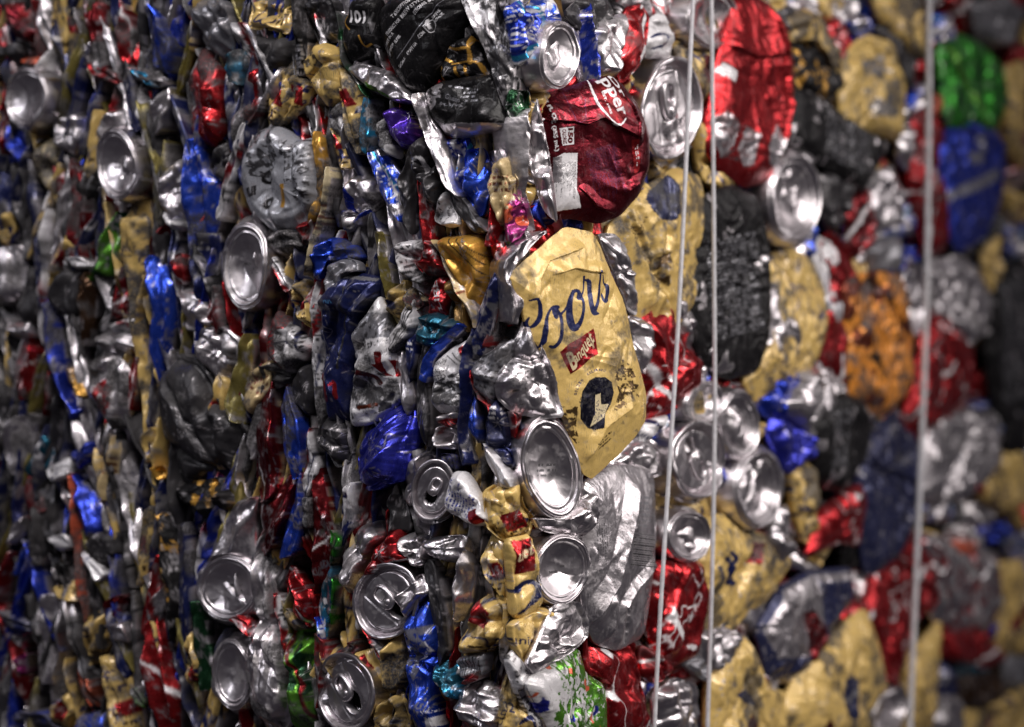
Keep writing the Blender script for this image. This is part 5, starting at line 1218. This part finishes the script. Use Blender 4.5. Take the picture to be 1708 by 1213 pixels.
 'bluetxt': [('C2', [('poly', 'white', [(978, 85), (1010, -10), (1062, -10), (1150, 150), (1110, 245), (975, 165)]), ('rows', 'blue', (985, 150), (1030, -5), (115, 60), 9, 4), ('text', 'blue', 'FIVE', (1000, 85), (1030, 20), (-12, -8), .02), ('poly', 'red', [(1090, 175), (1130, 160), (1175, 225), (1120, 240)])])],
 'banner': [('C3', [('poly', 'red', [(165, 318), (265, 300), (265, 458), (188, 480)]), ('text', 'cream', 'uet', (180, 425), (262, 380), (5, -55), .02), ('stroke', 'navy', [(190, 560), (220, 520), (275, 520), (280, 580), (230, 630), (195, 670)], [24, 22, 24, 30, 24, 10])])],
 'barcode': [('C3', [('rows', 'char', (560, 230), (565, 470), (40, 0), 5, 5)] + [('poly', 'black', [(715 - (y - 280) * .12, y), (838 - (y - 280) * .06, y + 14), (838 - (y - 280) * .06, y + 14 + w), (715 - (y - 280) * .12, y + w)]) for y, w in ((275, 5), (286, 3), (294, 7), (307, 3), (316, 5), (327, 8), (341, 3), (350, 6), (362, 3), (371, 7), (384, 4), (394, 3), (403, 6), (415, 4), (424, 7))] + [('rows', 'grey', (730, 90), (860, 100), (-20, 160), 6, 6)])],
 'squig': [('C3', [('stroke', 'navy', [(1170, 400), (1200, 440), (1190, 500), (1225, 520)], [22, 18, 26, 30]), ('stroke', 'navy', [(1130, 440), (1160, 520)], [12, 14])]), ('C4', [('stroke', 'navy', [(30, 370), (60, 400), (30, 450), (60, 500)], [18, 24, 18, 26]), ('poly', 'red', [(130, 420), (165, 310), (205, 330), (180, 430)]), ('stroke', 'char', [(225, 420), (255, 390)], [20, 16])])],
 'unin': [('C3', [('text', 'navy', 'unin', (178, 815), (258, 818), (0, -40), .01), ('text', 'red', '01/8', (262, 830), (290, 750), (-18, -4), .01)])],
 'bluetail': [('C3', [('stroke', 'navy', [(195, 1200), (245, 1165), (265, 1210)], [14, 24, 18]), ('text', 'navy', '32', (120, 1140), (175, 1150), (0, -50), .02), ('text', 'navy', 'CLD', (115, 1215), (135, 1130), (-20, -4), .02)])],
 'navyhole': [('C4', [('poly', 'navy', [(95, 1060), (125, 1030), (155, 1060), (165, 1110), (130, 1100)]), ('poly', 'darkred', [(130, 1220), (150, 1150), (175, 1220)])])],
 'oval': [('C4', [('poly', 'slate', [(570, 1060), (590, 985), (635, 950), (670, 990), (665, 1100), (630, 1180), (585, 1160)]), ('poly', 'grey', [(590, 1080), (665, 1020), (668, 1045), (600, 1100)]), ('poly', 'darkred', [(465, 1220), (495, 1165), (520, 1220)])])],
 'greyred': [('C4', [('poly', 'bare', [(235, 750), (330, 555), (480, 480), (500, 600), (500, 800), (430, 870), (280, 880)]), ('poly', 'bare', [(480, 480), (660, 465), (665, 500), (500, 520)]), ('poly', 'darkred', [(410, 660), (455, 650), (500, 720), (520, 830), (450, 940), (430, 800)])])],
 'redlip': [('C2', [('stroke', 'white', [(640, 470), (700, 430), (800, 405)], [8, 8, 8]), ('rows', 'white', (650, 385), (720, 335), (10, 20), 2, 5)])],
})

def _cr(crop, pts): return [(CROPS[crop][0] + x / CROPS[crop][2], CROPS[crop][1] + y / CROPS[crop][2]) for x, y in pts]
CREASES.update({
 'drp': [(_cr('K3', [(230, 410), (400, 425), (500, 445), (620, 395), (740, 470), (830, 515)]), 3.0, 9), (_cr('K3', [(500, 960), (600, 1060), (720, 1100)]), 1.6, 5), (_cr('K3', [(840, 940), (930, 880), (1010, 850)]), 2.0, 5), (_cr('K3', [(860, 300), (900, 420), (880, 520)]), 2.4, 6)],
 'coors': [(_cr('K1', [(370, 480), (480, 445), (600, 470), (700, 480)]), 2.0, 6), (_cr('K1', [(180, 680), (210, 520), (290, 380), (520, 290)]), 1.6, 6), (_cr('K1', [(120, 520), (115, 800)]), -1.2, 3), (_cr('K2', [(640, 1000), (740, 780), (950, 620)]), 1.8, 7), (_cr('K2', [(1080, 620), (1070, 850)]), 1.5, 6), (_cr('K1', [(780, 700), (780, 900), (830, 1010)]), -1.3, 6)],
 'barcode': [(_cr('C3', [(560, 700), (640, 520), (740, 90)]), 3.0, 10), (_cr('C3', [(690, 640), (740, 540), (830, 440)]), 2.2, 6), (_cr('C3', [(630, 780), (640, 620)]), 2.5, 5), (_cr('C3', [(720, 800), (720, 650)]), -2.0, 6)],
 'redbig': [(_cr('A4', [(90, 240), (180, 280), (280, 270)]), 3.5, 12), (_cr('A4', [(250, 80), (300, 300), (320, 520), (260, 800)]), 3.5, 14)],
})
# ------------------------------------------------------------------ read the list
PLAIN = dict(blue='blue', gold='gold', golddirty='gold', black='black', white='white', whitetext='white', coke='red', navy='navy', royal='royal', budlight='royal', greytext='greyplain', silver='bare', purple='purple', ochre='ochre', slate='slate', char='char', red='red', blacktext='char')
for _n in set(PLAIN.values()) | {'gold'}: PLAIN_BASES['plain_' + _n] = _n
K['greyplain'] = (158, 159, 166); INKMET['greyplain'] = .25
ITEMS = []
for line in CANS.strip().splitlines():
    head, pts, look = [q.strip() for q in line.split('|')]
    h = head.split()
    opt = dict(q.split('=') for q in h[4:])
    lm = None
    if ' lm=' in look:
        look, lm = look.split(' lm='); lm = lm.strip().replace('_', ' ')
    ox, oy, k = CROPS[h[0]]
    if h[1] in 'DL':
        v = [float(q) for q in pts.split(',')]
        pl = ellipse_poly(*v); pl = pl / k + np.array([ox, oy])
        big = ellipse_poly(v[0], v[1], v[2] * 1.10, v[3] * 1.06, v[4]) / k + np.array([ox, oy])
    else:
        pl = np.array([[float(z) for z in q.split(',')] for q in pts.split()]) / k + np.array([ox, oy]); big = None
    ITEMS.append(dict(kind=h[1], dsg=h[2], d=float(h[3]), opt=opt, poly=pl, big=big, look=look.strip(), lm=lm, c=pl.mean(0)))

# ------------------------------------------------------------------ labels: how it looks + where it lies, told by a neighbour one can find
def relation(c, o):
    dx, dy = o[0] - c[0], o[1] - c[1]
    if abs(dx) > 1.6 * abs(dy): return 'left of' if dx > 0 else 'right of'
    if abs(dy) > 1.6 * abs(dx): return 'above' if dy > 0 else 'below'
    return ('above' if dy > 0 else 'below') + (' and left of' if dx > 0 else ' and right of')
def make_labels():
    marks = [it for it in ITEMS if it['lm']]
    seen = {}
    for it in ITEMS:
        near = sorted((m for m in marks if m is not it), key=lambda m: np.linalg.norm(m['c'] - it['c']))
        lab = it['look']
        for m in near[:6]:
            t = '%s, %s %s' % (it['look'], relation(it['c'], m['c']), m['lm'])
            if len(t.split()) <= 16 and t not in seen: lab = t; break
        if lab in seen: lab = it['look'] + ' by ' + near[0]['lm']
        seen[lab] = 1
        it['label'] = lab
make_labels()

CAT, GROUP = 'can', 'crushed cans packed in the bale'
def tag(o, label, cat=CAT, group=GROUP):
    o['label'] = label; o['category'] = cat
    if group: o['group'] = group

# ------------------------------------------------------------------ depths of the bale: a dark rumpled core with loose shards, one mass
def build_core():
    cos, qs, ts, iks, sfs = [], [], [], [], []
    off = 0
    def add(co, q, t, i, s):
        nonlocal off
        cos.append(co); qs.append(np.asarray(q).reshape(-1, 4) + off); ts.append(np.asarray(t).reshape(-1, 3) + off)
        iks.append(i); sfs.append(s if s.shape[1] == 4 else np.concatenate([s, np.ones((len(s), 1))], 1)); off += len(co)
    for sd, (D, th, ln) in enumerate(((LDIR, TH_L, .75), (RDIR, TH_R, 1.6))):
        n = np.array([math.sin(th), -math.cos(th)])
        nu, nv = int(ln / .004), 210
        t = np.linspace(0, ln, nu); z = np.linspace(-.48, .48, nv)
        T, Zz = np.meshgrid(t, z, indexing='ij'); T, Zz = T.ravel(), Zz.ravel()
        f, _ = facet(T * 1000, Zz * 1000, 22, 77 + sd, 1.8); f2, _ = facet(T * 1000, Zz * 1000, 8, 79 + sd, 1.5)
        h = -.030 + (f * 7 + f2 * 2.5) * 1e-3
        h = np.where(T < .03, h - (.03 - T) * .3, h)
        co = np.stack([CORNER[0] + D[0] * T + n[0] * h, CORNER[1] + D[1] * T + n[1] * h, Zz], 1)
        q = grid_faces(nu, nv)
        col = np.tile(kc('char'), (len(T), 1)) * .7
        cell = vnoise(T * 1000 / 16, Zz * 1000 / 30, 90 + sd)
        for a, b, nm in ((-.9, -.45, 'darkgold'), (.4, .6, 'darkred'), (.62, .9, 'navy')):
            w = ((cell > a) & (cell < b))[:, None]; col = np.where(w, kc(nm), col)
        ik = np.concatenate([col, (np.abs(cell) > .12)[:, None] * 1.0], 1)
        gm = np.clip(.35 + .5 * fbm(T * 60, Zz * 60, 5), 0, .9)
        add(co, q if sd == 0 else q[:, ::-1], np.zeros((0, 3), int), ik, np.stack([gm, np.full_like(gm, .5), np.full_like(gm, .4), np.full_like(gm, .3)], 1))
    rng = np.random.default_rng(5)
    dl = ['golddirty', 'darkred', 'char', 'silver', 'navy', 'red', 'black', 'denim', 'blue', 'golddirty', 'silver', 'silverred', 'char', 'slate', 'olive', 'redwhite']
    dr = ['gold', 'coke', 'silver', 'silver', 'black', 'blue', 'gold', 'char', 'red', 'dietcoke', 'golddirty', 'bluesilver']
    xs = []
    for gx in np.concatenate([np.arange(-330, 860, 36), np.arange(870, 2080, 46)]):
        for gy in np.arange(-330, 1560, 62):
            xs.append((gx + rng.uniform(-20, 20), gy + rng.uniform(-28, 28)))
    for k, (x, y) in enumerate(xs):
        left = x < 868
        dep = base_depth(x); sc = 1.0 / dep
        fr = Frame(x, y, rng.uniform(-9, 1) if left else rng.uniform(-9, -2))
        if left: w, hgt = rng.uniform(6, 15) * sc, rng.uniform(60, 150) * sc
        else: w, hgt = rng.uniform(26, 44) * sc, rng.uniform(40, 70) * sc
        a = np.linspace(0, 2 * math.pi, 8, endpoint=False) + rng.uniform(-.3, .3, 8); r = rng.uniform(.75, 1.2, 8)
        tl = rng.uniform(-.35, .35)
        ex, ey = w * r * np.cos(a), hgt * r * np.sin(a)
        pl = fr.to_plane(np.stack([x + ex * math.cos(tl) - ey * math.sin(tl), y + ex * math.sin(tl) + ey * math.cos(tl)], 1))
        inview = -60 < x < 1770 and -60 < y < 1270
        res = 1.6 if inview else 3.2
        ds = (dl if left else dr)[int(rng.integers(0, 16 if left else 12))]
        fn = fold_can if left else face_can
        add(*fn(fr, pl, ds, rng.uniform(8, 14), res, 4000 + k, .45 if left else .25, loc=False))
    co = np.concatenate(cos); ref = np.array([0, 1.1, 0.0])
    ink = np.concatenate(iks); surf = np.concatenate(sfs)
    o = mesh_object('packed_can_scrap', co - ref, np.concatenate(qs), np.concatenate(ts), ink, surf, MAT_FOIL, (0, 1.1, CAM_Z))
    o['kind'] = 'stuff'; o['label'] = 'mass of further crushed cans packed deeper in the bale'; o['category'] = 'scrap metal'
build_core()

# ------------------------------------------------------------------ the cans
DEF_BODY = dict(grey='silver', silver='silver', bare='silver')
def build(it, k):
    opt = it['opt']; c = it['c']; seed = 1000 + 37 * k
    left = c[0] < 862
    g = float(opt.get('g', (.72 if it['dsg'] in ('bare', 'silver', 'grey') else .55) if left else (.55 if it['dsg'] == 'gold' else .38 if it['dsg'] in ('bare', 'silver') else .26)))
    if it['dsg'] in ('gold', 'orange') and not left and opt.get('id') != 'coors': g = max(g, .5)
    yaw = float(opt['yaw']) if 'yaw' in opt else None
    fr = Frame(c[0], c[1], it['d'], yaw)
    foc = 0.45 < (c[0] / 1708 + .0) < 0.62 or 430 < c[0] < 1010
    res = float(opt.get('res', .55 if foc else 1.1))
    dark = it['dsg'].startswith(('black', 'coke', 'red'))
    wear = float(opt.get('wear', .35 if dark and not left else 1.0)); cr = float(opt.get('crumple', 1.0))
    key = opt.get('id')
    dsg = it['dsg']
    if key in DECALS: dsg = 'plain_' + PLAIN[dsg] if dsg in PLAIN else dsg
    P = fr.to_plane(it['poly'])
    B = smooth_loop(P, 2.0); _, area = poly_center(B); ax = axis_of(B)
    per = np.array([ax[1], -ax[0]]); wid = np.ptp(B @ per)
    if it['kind'] in 'DL':
        body = opt.get('body', dsg)
        fb = Frame(c[0], c[1], it['d'] - 7, yaw)
        o = bpy.data.objects.new('crushed_can', None); COL.objects.link(o); o.location = fb.loc(); o.empty_display_size = .01
        face_can(fb, fb.to_plane(it['big']), body, 9, res * 1.3, seed, g, crumple=1.0, wear=wear, parent=o, name='can_body')
        e = can_end(fr, P, it['kind'], min(res, .8), seed + 7, g, o, depth=float(opt.get('depth', 1)))
        e.location = Vector(fr.loc()) - Vector(fb.loc())
    elif it['kind'] == 'F':
        T = float(opt.get('T', min(max(wid * .28, 5), 14)))
        if not left and key not in ('coors', 'drp'): T = min(T * .55, 7.5)
        tl = float(opt.get('tilt', (random.Random(seed).choice((-1, 1)) * random.Random(seed + 1).uniform(.15, .5)) if left and key is None else random.Random(seed).uniform(-.1, .1) if key is None else 0))
        o = face_can(fr, P, dsg, T, res, seed, g, key, cr, float(opt['cave']) if 'cave' in opt else None, wear=wear, folds=int(opt['folds']) if 'folds' in opt else None, tilt=tl, grow=1.0 if key in ('coors', 'drp') else 1.07 if left else 1.07 + .09 * min(max((c[0] - 1150) / 350, 0), 1), soft=left, pleat=2.4 if left and key is None and it['dsg'] != 'char' else 0, ridge=float(opt.get('ridge', 0)))
    else:
        T = float(opt.get('T', min(max(wid * .62, 5), 15)))
        o = fold_can(fr, P, dsg, T, res, seed, g, key, cr)
    tag(o, it['label'])
for k, it in enumerate(ITEMS): build(it, k)

# ------------------------------------------------------------------ baling wires, strained down over the right side
def wire(pts, rad_mm, label, off):
    P = []
    for x, y in pts:
        P.append(Frame(x, y, off).O)
    P = np.array(P); n = len(P)
    S = []
    for k in range(n - 1):
        a, b, c, d = P[max(k - 1, 0)], P[k], P[k + 1], P[min(k + 2, n - 1)]
        for t in np.linspace(0, 1, 90)[:-1]:
            S.append(0.5 * ((2 * b) + (-a + c) * t + (2 * a - 5 * b + 4 * c - d) * t * t + (-a + 3 * b - 3 * c + d) * t ** 3))
    S = np.array(S); ref = S[len(S) // 2].copy(); S = S - ref
    m = 12; L = np.cumsum(np.r_[0, np.linalg.norm(np.diff(S, axis=0), axis=1)])
    tg = np.gradient(S, axis=0); tg /= np.linalg.norm(tg, axis=1, keepdims=True)
    u = np.cross(tg, [0, 1, 0]); u /= np.linalg.norm(u, axis=1, keepdims=True); v = np.cross(tg, u)
    an = np.linspace(0, 2 * math.pi, m, endpoint=False)
    rad = rad_mm * 1e-3 * (1 + .05 * np.sin(L / .0022)[:, None] * np.ones(m))
    co = S[:, None] + rad[..., None] * (np.cos(an)[None, :, None] * u[:, None] + np.sin(an)[None, :, None] * v[:, None])
    co = co.reshape(-1, 3)
    z = np.zeros((len(co), 4))
    o = mesh_object('baling_wire', co, ring_faces(len(S), m), np.zeros((0, 3), int), z, z, MAT_WIRE, (ref[0], ref[1], ref[2] + CAM_Z))
    tag(o, label, 'wire', 'baling wires over the right side of the bale')
wire([(1168, -330), (1160, -80), (1153, 60), (1143, 300), (1130, 560), (1112, 850), (1098, 1080), (1088, 1290), (1075, 1560)], 1.15, 'slanting pale wire, first of the near pair, over the silver lid', 17)
wire([(1184, -330), (1186, -60), (1188, 120), (1191, 420), (1192, 700), (1188, 950), (1180, 1220), (1172, 1560)], 1.15, 'upright pale wire, second of the near pair, beside the black can', 17)
wire([(1552, -330), (1550, 0), (1549, 250), (1545, 520), (1535, 800), (1522, 1100), (1516, 1280), (1508, 1560)], 1.9, 'single blurred pale wire farther along, over the dull red can', 18)
